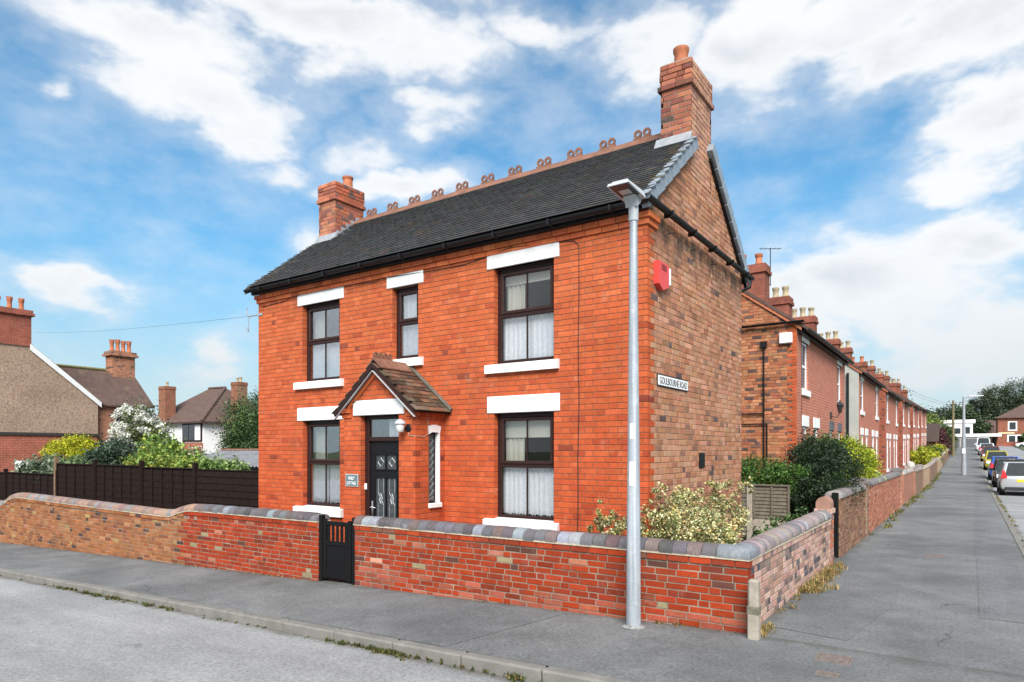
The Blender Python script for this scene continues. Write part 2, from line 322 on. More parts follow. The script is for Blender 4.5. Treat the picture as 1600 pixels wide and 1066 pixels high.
class MB:
    """collects geometry for ONE mesh"""
    def __init__(s): s.v = []; s.f = []; s.c = []; s.cur = (1, 1, 1); s.sm = False
    def face(s, idx): s.f.append(tuple(idx)); s.c.append(s.cur)
    def quad(s, a, b, c, d):
        n = len(s.v); s.v += [tuple(a), tuple(b), tuple(c), tuple(d)]; s.face((n, n + 1, n + 2, n + 3)); return s
    def tri(s, a, b, c):
        n = len(s.v); s.v += [tuple(a), tuple(b), tuple(c)]; s.face((n, n + 1, n + 2)); return s
    def hexa(s, p):   # 8 points: bottom ring 0-3 (ccw from above), top ring 4-7
        n = len(s.v); s.v += [tuple(q) for q in p]
        for f in ((3, 2, 1, 0), (4, 5, 6, 7), (0, 1, 5, 4), (1, 2, 6, 5), (2, 3, 7, 6), (3, 0, 4, 7)): s.face([n + i for i in f])
        return s
    def box(s, x0, x1, y0, y1, z0, z1):
        return s.hexa([(x0, y0, z0), (x1, y0, z0), (x1, y1, z0), (x0, y1, z0), (x0, y0, z1), (x1, y0, z1), (x1, y1, z1), (x0, y1, z1)])
    def bbox(s, x0, x1, y0, y1, z0, z1, b=.01):
        """box with chamfered edges"""
        n = len(s.v); P = []
        for sx in (0, 1):
            for sy in (0, 1):
                for sz in (0, 1):
                    X, Y, Z = (x0, x1)[sx], (y0, y1)[sy], (z0, z1)[sz]
                    dx, dy, dz = (b, -b)[sx], (b, -b)[sy], (b, -b)[sz]
                    P += [(X, Y + dy, Z + dz), (X + dx, Y, Z + dz), (X + dx, Y + dy, Z)]
        s.v += P
        def i(sx, sy, sz, k): return n + (sx * 4 + sy * 2 + sz) * 3 + k
        for sx in (0, 1):
            q = [i(sx, 0, 0, 0), i(sx, 1, 0, 0), i(sx, 1, 1, 0), i(sx, 0, 1, 0)]; s.face(q if sx else q[::-1])
        for sy in (0, 1):
            q = [i(0, sy, 0, 1), i(0, sy, 1, 1), i(1, sy, 1, 1), i(1, sy, 0, 1)]; s.face(q if sy else q[::-1])
        for sz in (0, 1):
            q = [i(0, 0, sz, 2), i(1, 0, sz, 2), i(1, 1, sz, 2), i(0, 1, sz, 2)]; s.face(q if sz else q[::-1])
        for a in (0, 1):
            for c in (0, 1):
                q = [i(a, c, 0, 0), i(a, c, 1, 0), i(a, c, 1, 1), i(a, c, 0, 1)]; s.face(q if (a ^ c) else q[::-1])
                q = [i(a, 0, c, 0), i(a, 1, c, 0), i(a, 1, c, 2), i(a, 0, c, 2)]; s.face(q[::-1] if (a ^ c) else q)
                q = [i(0, a, c, 1), i(1, a, c, 1), i(1, a, c, 2), i(0, a, c, 2)]; s.face(q if (a ^ c) else q[::-1])
        for sx in (0, 1):
            for sy in (0, 1):
                for sz in (0, 1):
                    q = [i(sx, sy, sz, 0), i(sx, sy, sz, 1), i(sx, sy, sz, 2)]; s.face(q if (sx + sy + sz) % 2 else q[::-1])
        return s
    def prism(s, pts, axis, a, b):
        """extrude a 2-D outline along an axis: axis 'x': pts=(y,z); 'y': pts=(x,z); 'z': pts=(x,y)"""
        def mk(p, t): return {'x': (t, p[0], p[1]), 'y': (p[0], t, p[1]), 'z': (p[0], p[1], t)}[axis]
        n = len(s.v); m = len(pts); s.v += [mk(p, a) for p in pts] + [mk(p, b) for p in pts]
        s.face([n + i for i in range(m)][::-1]); s.face([n + m + i for i in range(m)])
        for i in range(m): j = (i + 1) % m; s.face((n + i, n + j, n + m + j, n + m + i))
        return s
    def tube(s, pts, r, seg=8, caps=True):
        pts = [Vector(p) for p in pts]; n0 = len(s.v); rr = r if isinstance(r, (list, tuple)) else [r] * len(pts)
        for i, p in enumerate(pts):
            d = (pts[min(i + 1, len(pts) - 1)] - pts[max(i - 1, 0)]).normalized()
            u = d.cross(Vector((0, 0, 1))); u = u.normalized() if u.length > 1e-3 else Vector((1, 0, 0)); w = d.cross(u)
            for k in range(seg):
                a = 2 * math.pi * k / seg; s.v.append(tuple(p + (u * math.cos(a) + w * math.sin(a)) * rr[i]))
        for i in range(len(pts) - 1):
            for k in range(seg):
                k2 = (k + 1) % seg; a = n0 + i * seg; s.face((a + k2, a + k, a + seg + k, a + seg + k2))
        if caps: s.face([n0 + k for k in range(seg)]); s.face([n0 + (len(pts) - 1) * seg + k for k in range(seg)][::-1])
        return s
    def lathe(s, cx, cy, prof, seg=16, cap=True):
        n0 = len(s.v)
        for r, z in prof:
            for k in range(seg): a = 2 * math.pi * k / seg; s.v.append((cx + r * math.cos(a), cy + r * math.sin(a), z))
        for i in range(len(prof) - 1):
            for k in range(seg): k2 = (k + 1) % seg; a = n0 + i * seg; s.face((a + k, a + k2, a + seg + k2, a + seg + k))
        if cap: s.face([n0 + k for k in range(seg)][::-1]); s.face([n0 + (len(prof) - 1) * seg + k for k in range(seg)])
        return s
    def mesh(s, name, mat=None, smooth=False, col=False):
        me = bpy.data.meshes.new(name); me.from_pydata(s.v, [], s.f)
        if mat: me.materials.append(mat)
        if smooth:
            me.polygons.foreach_set('use_smooth', [True] * len(me.polygons))
        if col:
            at = me.color_attributes.new('col', 'FLOAT_COLOR', 'CORNER')
            tot = np.array([len(f) for f in s.f]); cc = np.repeat(np.array([tuple(c) + (1,) for c in s.c], dtype=np.float32), tot, axis=0)
            at.data.foreach_set('color', cc.ravel())
        me.update(); return me
    def to(s, name, mat, parent=None, smooth=False, col=False, kind=None, local=False):
        me = s.mesh(name, mat, smooth, col)
        if smooth:
            try: me.set_sharp_from_angle(angle=R(40))
            except Exception: pass
        return put(name, me, None, parent, kind=kind, local=local)

def jit(c, v=.12, h=.04):
    k = random.gauss(1, v); return tuple(max(.004, x * k * random.gauss(1, h)) for x in c)
def pick(pal, v=.10):
    r = random.random() * sum(w for w, _ in pal)
    for w, c in pal:
        r -= w
        if r <= 0: return jit(c, v, v * .35)
    return jit(pal[-1][1], v)

# ---- bricks: laid as rectangles on a wall face ----
ROT = {'front': 0.0, 'side': math.pi / 2, 'left': -math.pi / 2, 'back': math.pi}
def brick_verts(w, h, proud, depth, b=.004):
    a, c = w / 2, h / 2
    v = [(-a, depth, -c), (a, depth, -c), (a, depth, c), (-a, depth, c),
         (-a, -proud + b, -c), (a, -proud + b, -c), (a, -proud + b, c), (-a, -proud + b, c),
         (-a + b, -proud, -c + b), (a - b, -proud, -c + b), (a - b, -proud, c - b), (-a + b, -proud, c - b)]
    f = [(8, 9, 10, 11)]
    for i in range(4):
        j = (i + 1) % 4
        f += [(i, j, 4 + j, 4 + i), (4 + i, 4 + j, 8 + j, 8 + i)]
    return v, f
BM = {}
def brick_mesh(w, h, proud, depth, mat, name='brick'):
    k = (round(w, 3), round(h, 3), round(proud, 3), round(depth, 3), mat.name)
    if k not in BM:
        v, f = brick_verts(*k[:4]); me = bpy.data.meshes.new(name); me.from_pydata(v, [], f); me.materials.append(mat); BM[k] = me
    return BM[k]
def subtract(rects, hole):
    out = []; hx0, hx1, hz0, hz1 = hole
    for (a, b, c, d) in rects:
        if b <= hx0 or a >= hx1 or d <= hz0 or c >= hz1: out.append((a, b, c, d)); continue
        if a < hx0: out.append((a, hx0, c, d))
        if b > hx1: out.append((hx1, b, c, d))
        m0, m1 = max(a, hx0), min(b, hx1)
        if c < hz0: out.append((m0, m1, c, hz0))
        if d > hz1: out.append((m0, m1, hz1, d))
    return out
def course_rects(u0, u1, z0, z1, bond='flemish', course=.0817, st=.25, joint=.008, holes=(), top=None, zref=None, end_at=None):
    """yield (ua,ub,za,zb,last) of brick rectangles; top(u): roof line"""
    zref = z0 if zref is None else zref
    k = math.floor((z0 - zref) / course); out = []
    while zref + k * course < z1 - .012:
        za = max(z0, zref + k * course); zb = min(z1, zref + (k + 1) * course - joint)
        e = u1 if end_at is None else end_at(k)
        if bond == 'flemish': seq = [st, st / 2]; off = 0 if k % 2 else -(st * .75)
        elif bond == 'garden': seq = [st, st, st, st / 2]; off = (0, -st * 1.62, -.5 * st, -st * 2.1)[k % 4]
        elif bond == 'mixed': seq = None; off = -st * random.random()
        else: seq = [st]; off = 0 if k % 2 else -st / 2
        if zb - za > .02:
            u = u0 + off; i = 0
            while u < e - .01:
                L = seq[i % len(seq)] if seq else random.choice([st, st / 2, st / 2, st])
                a, b = max(u, u0), min(u + L - joint, e)
                if e - b < .05: b = e
                if b - a > .03:
                    rs = [(a, b, za, zb)]
                    for h in holes: rs = subtract(rs, h)
                    for r_ in rs:
                        a2, b2, c2, d2 = r_
                        if top is not None:
                            # clip sideways under the roof line
                            if top(a2) < d2 and top(b2) < d2:
                                if max(top(a2), top(b2)) < c2 + .03: continue
                                d2 = max(top(a2), top(b2)) - .005
                            if top(a2) < d2:
                                lo, hi = a2, b2
                                for _ in range(12):
                                    m_ = (lo + hi) / 2
                                    if top(m_) < d2: lo = m_
                                    else: hi = m_
                                a2 = hi
                            if top(b2) < d2:
                                lo, hi = a2, b2
                                for _ in range(12):
                                    m_ = (lo + hi) / 2
                                    if top(m_) < d2: hi = m_
                                    else: lo = m_
                                b2 = lo
                        if b2 - a2 > .018 and d2 - c2 > .014: out.append((a2, b2, c2, d2, abs(b2 - e) < .002, k))
                u += L; i += 1
                if u > e - .012: break
        k += 1
    return out
CAMF = Vector((-math.sin(R(34.56)), math.cos(R(34.56)), 0))
class Bricks:
    def __init__(s): s.b = []
    def lay(s, orient, plane, rects, colour, proud=.005, depth=.03, jd=.0012, vis=True, deep=None):
        for r in rects:
            a, b, c, d, last, k = r
            u, z = (a + b) / 2, (c + d) / 2
            loc = {'front': (u, plane, z), 'back': (u, plane, z), 'side': (plane, u, z), 'left': (plane, u, z)}[orient]
            dp = depth
            if deep and last: dp = deep[k % 2]
            pr = proud + random.uniform(-jd, jd)
            s.b.append((loc, orient, b - a, d - c, pr, dp, colour(u, z) if callable(colour) else pick(colour), vis))
        return s
    def size(s, t):
        p = Vector(t[0]) - cam.location; d = p.dot(CAMF)
        if d < .5 or not t[7]: return 0
        return t[2] * t[3] / (d * d) * (1 if t[1] == 'front' else .6)
    def build(s, parent, mo, mc, limit=300, name='brick', rest='brickwork'):
        order = sorted(s.b, key=s.size, reverse=True)
        for t in order[:limit]:
            me = brick_mesh(t[2], t[3], round(t[4], 3), t[5], mo, name)
            put(name, me, None, parent, t[0], (random.gauss(0, .004), random.gauss(0, .004), ROT[t[1]]), color=t[6])
        if len(order) > limit:
            m = MB()
            for t in order[limit:]:
                v, f = brick_verts(t[2], t[3], t[4], t[5]); n = len(m.v); a = ROT[t[1]]; ca, sa = math.cos(a), math.sin(a); L = t[0]
                m.v += [(L[0] + x * ca - y * sa, L[1] + x * sa + y * ca, L[2] + z) for x, y, z in v]
                m.cur = t[6]
                for q in f: m.face([n + i for i in q])
            m.to(rest, mc, parent, col=True, kind='stuff')

def wall_face(m, orient, plane, u0, u1, z0, z1, holes=(), reveal=.1, top=None):
    """flat wall face with openings and their reveals"""
    def P(u, d, z):
        return {'front': (u, plane + d, z), 'back': (u, plane - d, z), 'side': (plane - d, u, z), 'left': (plane + d, u, z)}[orient]
    us = sorted({u0, u1} | {min(max(h[i], u0), u1) for h in holes for i in (0, 1)}); zs = sorted({z0, z1} | {min(max(h[i], z0), z1) for h in holes for i in (2, 3)})
    flip = orient in ('back', 'left')
    def q(a, b, c, d):
        if flip: m.quad(d, c, b, a)
        else: m.quad(a, b, c, d)
    for i in range(len(us) - 1):
        for j in range(len(zs) - 1):
            cu, cz = (us[i] + us[i + 1]) / 2, (zs[j] + zs[j + 1]) / 2
            if any(h[0] < cu < h[1] and h[2] < cz < h[3] for h in holes): continue
            q(P(us[i], 0, zs[j]), P(us[i + 1], 0, zs[j]), P(us[i + 1], 0, zs[j + 1]), P(us[i], 0, zs[j + 1]))
    for a, b, c, d in holes:
        q(P(a, 0, c), P(a, 0, d), P(a, reveal, d), P(a, reveal, c)); q(P(b, 0, d), P(b, 0, c), P(b, reveal, c), P(b, reveal, d))
        q(P(a, 0, d), P(b, 0, d), P(b, reveal, d), P(a, reveal, d)); q(P(b, 0, c), P(a, 0, c), P(a, reveal, c), P(b, reveal, c))

# ---- foliage ----
def leaf_cloud(name, blobs, n, size, cols, mat, parent, seed=0, clump=.35, nclump=60, aspect=1.8, droop=0.0, shell=.55, kind=None):
    """blobs: (cx,cy,cz,rx,ry,rz). Leaves gathered in clumps through the outer volume of each blob."""
    rg = np.random.default_rng(seed); vol = np.array([b[3] * b[4] * b[5] for b in blobs]) ** (2 / 3.); vol /= vol.sum()
    C = []
    for b, w in zip(blobs, vol):
        m = max(4, int(nclump * w)); d = rg.normal(size=(m, 3)); d /= np.linalg.norm(d, axis=1)[:, None]
        rr = shell + (1.02 - shell) * rg.random(m) ** .6
        C.append(np.c_[np.array(b[:3]) + d * rr[:, None] * np.array(b[3:6]), np.full(m, min(b[3:6]) * clump), rg.random(m)])
    C = np.concatenate(C); idx = rg.integers(0, len(C), n)
    ctr = C[idx, :3] + rg.normal(size=(n, 3)) * C[idx, 3:4] * .55
    nd = rg.normal(size=(n, 3)); nd[:, 2] = np.abs(nd[:, 2]) + .35; nd /= np.linalg.norm(nd, axis=1)[:, None]
    t = rg.normal(size=(n, 3)); t[:, 2] -= droop; t -= nd * (t * nd).sum(1)[:, None]; t /= np.linalg.norm(t, axis=1)[:, None] + 1e-9
    bt = np.cross(nd, t); s = size * (.65 + .7 * rg.random(n))[:, None]
    fold = nd * s * .12
    V = np.stack([ctr - t * s * .5, ctr + bt * s * .5 / aspect + fold, ctr + t * s * .5, ctr - bt * s * .5 / aspect + fold], 1).reshape(-1, 3)
    F = np.arange(4 * n).reshape(-1, 4)
    me = bpy.data.meshes.new(name); me.vertices.add(4 * n); me.vertices.foreach_set('co', V.astype(np.float32).ravel())
    me.loops.add(4 * n); me.loops.foreach_set('vertex_index', F.ravel().astype(np.int32))
    me.polygons.add(n); me.polygons.foreach_set('loop_start', np.arange(0, 4 * n, 4, dtype=np.int32)); me.polygons.foreach_set('loop_total', np.full(n, 4, dtype=np.int32))
    cols = np.array(cols); pickc = cols[rg.integers(0, len(cols), n)] * (.62 + .55 * C[idx, 4:5]) * (.75 + .5 * rg.random((n, 1)))
    at = me.color_attributes.new('col', 'FLOAT_COLOR', 'CORNER')
    at.data.foreach_set('color', np.repeat(np.c_[pickc, np.ones(n)].astype(np.float32), 4, axis=0).ravel())
    me.materials.append(mat); me.update(); me.validate()
    return put(name, me, None, parent, kind=kind)
def stems(parent, base, tips, r=.02, name='trunk', sub=3, seed=0, mat=None):
    rg = random.Random(seed); m = MB()
    for tp in tips:
        b = Vector(base) + Vector((rg.uniform(-r, r), rg.uniform(-r, r), 0)); tp = Vector(tp); pts = []
        for i in range(sub + 2):
            f = i / (sub + 1); q = b.lerp(tp, f); bend = math.sin(f * math.pi) * (tp - b).length * .08
            pts.append(q + Vector((rg.uniform(-1, 1) * bend, rg.uniform(-1, 1) * bend, bend * .6)))
        m.tube(pts, [r * (1 - .8 * i / (sub + 1)) for i in range(sub + 2)], 6)
    return m.to(name, mat or BARK, parent, smooth=True)
def bush(name, label, cat, blobs, n, size, cols, seed, group=None, mat=None, base=None, aspect=1.8, nclump=60, clump=.35, trunk_r=.025, part='foliage', stem='stem', droop=0, shell=.55, ntips=5):
    zs = min(b[2] - b[5] for b in blobs); bx = sum(b[0] for b in blobs) / len(blobs); by = sum(b[1] for b in blobs) / len(blobs)
    base = base or (bx, by, gz(bx, by)); t = thing(name, label, cat, base, group)
    leaf_cloud(part, blobs, n, size, cols, mat or LEAF, t, seed, clump, nclump, aspect, droop, shell)
    rg = random.Random(seed); tips = []
    for i in range(ntips):
        b = rg.choice(blobs); tips.append((b[0] + rg.uniform(-.5, .5) * b[3], b[1] + rg.uniform(-.5, .5) * b[4], b[2] + rg.uniform(-.2, .6) * b[5]))
    stems(t, base, tips, trunk_r, stem, seed=seed)
    return t
def text_mesh(body, width, height, depth=.002, spacing=1.0):
    cu = bpy.data.curves.new('lettering', 'FONT'); cu.body = body; cu.align_x = 'CENTER'; cu.align_y = 'CENTER'; cu.extrude = depth; cu.space_character = spacing; cu.resolution_u = 3
    cu.space_line = .85
    o = bpy.data.objects.new('lettering_tmp', cu); COL.objects.link(o)
    dg = bpy.context.evaluated_depsgraph_get(); dg.update()
    me = bpy.data.meshes.new_from_object(o.evaluated_get(dg)); bpy.data.objects.remove(o)
    co = np.zeros(len(me.vertices) * 3, dtype=np.float32); me.vertices.foreach_get('co', co); co = co.reshape(-1, 3)
    mn, mx = co.min(0), co.max(0); co[:, 0] = (co[:, 0] - (mn[0] + mx[0]) / 2) * width / (mx[0] - mn[0]); co[:, 1] = (co[:, 1] - (mn[1] + mx[1]) / 2) * height / (mx[1] - mn[1])
    me.vertices.foreach_set('co', co.ravel()); me.materials.clear(); me.update(); return me
# ================================================================== SETTING
def grid(name, xs, ys, dz, mat, kind='structure', label=None):
    m = MB(); nx = len(xs)
    m.v = [(x, y, gz(x, y) + dz) for y in ys for x in xs]
    for j in range(len(ys) - 1):
        for i in range(nx - 1): m.face((j * nx + i, j * nx + i + 1, (j + 1) * nx + i + 1, (j + 1) * nx + i))
    return m.to(name, mat, kind=kind)
def fr(a, b, st):
    n = max(1, int(round((b - a) / st))); return [a + (b - a) * i / n for i in range(n + 1)]
YL = fr(-70, 40, 10) + fr(44, 170, 4)
grid('ground', fr(-1500, -100, 350) + fr(-60, 60, 20) + fr(100, 1500, 350), [-1500, -600, -200] + YL + [200, 300, 600, 1500], -.45, GRASSM)
grid('road', fr(-70, 30, 5), YL, -.10, ROAD)
# pavement: front strip, rounded corner, side strip (one sheet)
pm = MB()
def strip(xs, ys):
    n = len(pm.v); nx = len(xs); pm.v += [(x, y, gz(x, y)) for y in ys for x in xs]
    for j in range(len(ys) - 1):
        for i in range(nx - 1): pm.face((n + j * nx + i, n + j * nx + i + 1, n + (j + 1) * nx + i + 1, n + (j + 1) * nx + i))
strip(fr(-70, -2.2, 4), [5.1, 6.2, 7.2, 8.1])
strip([-2.2, -.7, .8], [8.1, 20, 32, 40] + fr(44, 165, 4))
n = len(pm.v); arcs = 16; rings = [0, 1, 2, 3.0]
for r_ in rings:
    for k in range(arcs + 1):
        a = -math.pi / 2 * (1 - k / arcs); pm.v.append((-2.2 + r_ * math.cos(a), 8.1 + r_ * math.sin(a), 0.0 + gz(-2.2 + r_ * math.cos(a), 7)))
for j in range(3):
    for k in range(arcs): q = n + j * (arcs + 1) + k; pm.face((q, q + arcs + 1, q + arcs + 2, q + 1))
pm.to('pavement', PAVE, kind='structure')
# newer reinstatement strips laid in the pavement
def patch(pts):
    m = MB(); m.v = [(x, y, gz(x, y) + .004) for x, y in pts]; m.face(range(len(pts))); m.to('asphalt_patch', PATCH, kind='structure')
patch([(.10, 9.2), (.66, 9.2), (.66, 20), (.62, 30), (.2, 30), (.12, 20)])
patch([(-1.86, 7.5), (-1.0, 7.35), (-.75, 9.5), (-.8, 13.9), (-1.86, 14.2)])
patch([(-7.0, 5.12), (-4.35, 5.12), (-4.0, 6.98), (-6.6, 6.98)])
# kerb stones
kb = bpy.data.objects.new('kerb', None); COL.objects.link(kb); kb['kind'] = 'structure'; WL['kerb'] = Vector((0, 0, 0))
KM = MB(); KM.bbox(-.452, .452, -.14, 0, -.24, .008, .018); KM = KM.mesh('kerb_stone', KERB)
def kstone(x, y, rz, s=1.0, pitch=0):
    o = put('kerb_stone', KM, None, kb, (x, y, gz(x, y) + random.uniform(-.004, .004)), (random.gauss(0, .012), pitch + random.gauss(0, .002), rz)); o.scale = (s, 1, 1)
x = -2.2
while x > -30: kstone(x - .457, 5.1, 0, pitch=-.031); x -= .914
for k in range(6):
    a = -math.pi / 2 + (k + .5) * math.pi / 12; kstone(-2.2 + 3.0 * math.cos(a), 8.1 + 3.0 * math.sin(a), a + math.pi / 2, .87)
y = 8.1
while y < 150:
    kstone(.80, y + .457, math.pi / 2, pitch=-math.atan((gz(0, y + 1) - gz(0, y)))); y += .914
# garden soil and yards
grid('garden_ground', fr(-60, -1.95, 3), [7.15, 12, 20, 32, 40] + fr(44, 170, 6), .02, SOIL)
grid('lawn', [6.6, 14, 26, 60], YL[8:], -.04, GRASSM)

# ================================================================== COTTAGE
HX0, HX1, HY0, HY1 = -12.005, -3.514, 8.26, 12.68
CO = .0817; ZR = .84 - 12 * CO
RDG_Y, RDG_Z, EAV_Y, EAV_Z = 10.47, 7.10, 8.02, 5.17
SL = (RDG_Z - EAV_Z) / (RDG_Y - EAV_Y)
def roof_z(y): return RDG_Z - SL * abs(y - RDG_Y)
house = thing('brick_cottage', 'detached red brick cottage with dark tiled roof on the street corner', 'house', (-7.8, 8.26, 0))
PAL_F = [(8, (.435, .092, .033)), (4, (.41, .083, .030)), (3, (.455, .104, .039)), (.7, (.34, .064, .027)), (.15, (.22, .050, .028))]
PAL_S = [(5, (.385, .190, .112)), (4, (.355, .165, .094)), (3, (.41, .22, .14)), (2, (.32, .140, .080)), (.9, (.24, .122, .082)), (.25, (.10, .07, .065))]
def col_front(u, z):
    c = pick(PAL_F, .055); k = min(1, max(0, (z - .8) / 4))          # sky glow put into the brick colour: redder low down, paler orange above
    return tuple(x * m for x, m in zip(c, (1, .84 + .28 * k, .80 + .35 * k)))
# openings: x0,x1,z0,z1
WIN = {'UL': (-10.61, -9.543, 3.225, 4.70), 'UM': (-8.20, -7.596, 3.47, 4.70), 'UR': (-6.03, -4.952, 3.225, 4.70),
       'LL': (-10.60, -9.537, .83, 2.475), 'LR': (-6.03, -4.952, .85, 2.475)}
LINT = {'UL': (-10.742, -9.426, 4.70, 4.95), 'UM': (-8.322, -7.476, 4.705, 4.955), 'UR': (-6.153, -4.857, 4.70, 4.95),
        'LL': (-10.747, -9.426, 2.475, 2.727), 'LR': (-6.148, -4.849, 2.475, 2.734)}
SILL = {'UL': (-10.79, -9.426, 3.085, 3.228), 'UM': (-8.32, -7.476, 3.325, 3.47), 'UR': (-6.156, -4.857, 3.085, 3.228),
        'LL': (-10.806, -9.44, .68, .832), 'LR': (-6.19, -4.86, .70, .855)}
PX0, PX1, PY = -8.621, -7.019, 7.56
holes = list(WIN.values())
cut = holes + list(LINT.values()) + list(SILL.values()) + [(PX0 + .02, PX1 - .02, -.2, 2.55)]
core = MB()
wall_face(core, 'front', HY0, HX0, HX1, -.5, 5.2, holes, .115)
wall_face(core, 'back', HY1, HX0, HX1, -.5, 5.2)
wall_face(core, 'left', HX0, HY0, HY1, -.5, 5.2)
core.v += [(HX0, HY0, 5.2), (HX0, HY1, 5.2), (HX0, RDG_Y, RDG_Z - .1)]; core.face((len(core.v) - 1, len(core.v) - 2, len(core.v) - 3)[::-1])
core.to('wall', MORTAR, house)
cs = MB()
wall_face(cs, 'side', HX1, HY0 + .0, HY1, -.5, 5.2)
cs.v += [(HX1, HY0, 5.2), (HX1, HY1, 5.2), (HX1, RDG_Y, RDG_Z - .1)]; n = len(cs.v); cs.face((n - 3, n - 2, n - 1))
cs.to('gable_wall', MORTAR_S, house)
B = Bricks()
rf = course_rects(HX0, HX1 + .005, -.1, 4.905, 'flemish', CO, .25, .0075, cut, zref=ZR)
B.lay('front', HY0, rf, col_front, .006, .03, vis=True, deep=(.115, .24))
# reveals in brick to the left side of each opening
for nm, (a, b, c, d) in WIN.items():
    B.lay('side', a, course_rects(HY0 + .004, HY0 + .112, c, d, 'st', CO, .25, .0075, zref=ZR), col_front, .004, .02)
B2 = Bricks()
def side_start(k): return HY0 + (.1225 if k % 2 == 0 else .2475)
rs = []
for k0 in (0, 1):
    rr = [r for r in course_rects(HY0 + (.1225 if k0 == 0 else .2475), HY1, -.1, 7.0, 'mixed', CO, .245, .008, (), top=lambda u: roof_z(u) - .17, zref=ZR) if r[5] % 2 == k0]
    rs += rr
B2.lay('side', HX1, rs, lambda u, z: pick(PAL_S) if z > 1.3 or random.random() < .6 else jit((.30, .13, .08)), .005, .03, jd=.003)
# corbelled eaves courses
for z0, z1, pr in ((4.91, 4.986, .034), (4.992, 5.07, .066)):
    B.lay('front', HY0, course_rects(HX0 - pr, HX1 + pr, z0, z1, 'st', .2, .25, .008), [(1, (.50, .13, .05)), (1, (.42, .10, .04))], pr, .04, deep=(.30, .30))
B.build(house, BR_O, BR_C, 200)
B2.build(house, BS_O, BS_C, 100, rest='side_brickwork')

# lintels and sills
for k, (a, b, c, d) in LINT.items():
    m = MB(); ch = .055
    o = [(a, c), (a + .13, c), (a + .13 + .02, c + .012), (b - .15, c + .012), (b - .13, c), (b, c), (b, d), (a, d)]
    m.bbox(a, b, HY0 - .022, HY0 + .09, c, d, .008); m.to('lintel', WHITE, house)
for k, (a, b, c, d) in SILL.items():
    m = MB(); m.prism([(HY0 - .075, c), (HY0 + .12, c), (HY0 + .12, d + .02), (HY0 - .01, d), (HY0 - .068, d - .012), (HY0 - .075, d - .02)], 'x', a, b); m.to('sill', WHITE, house)

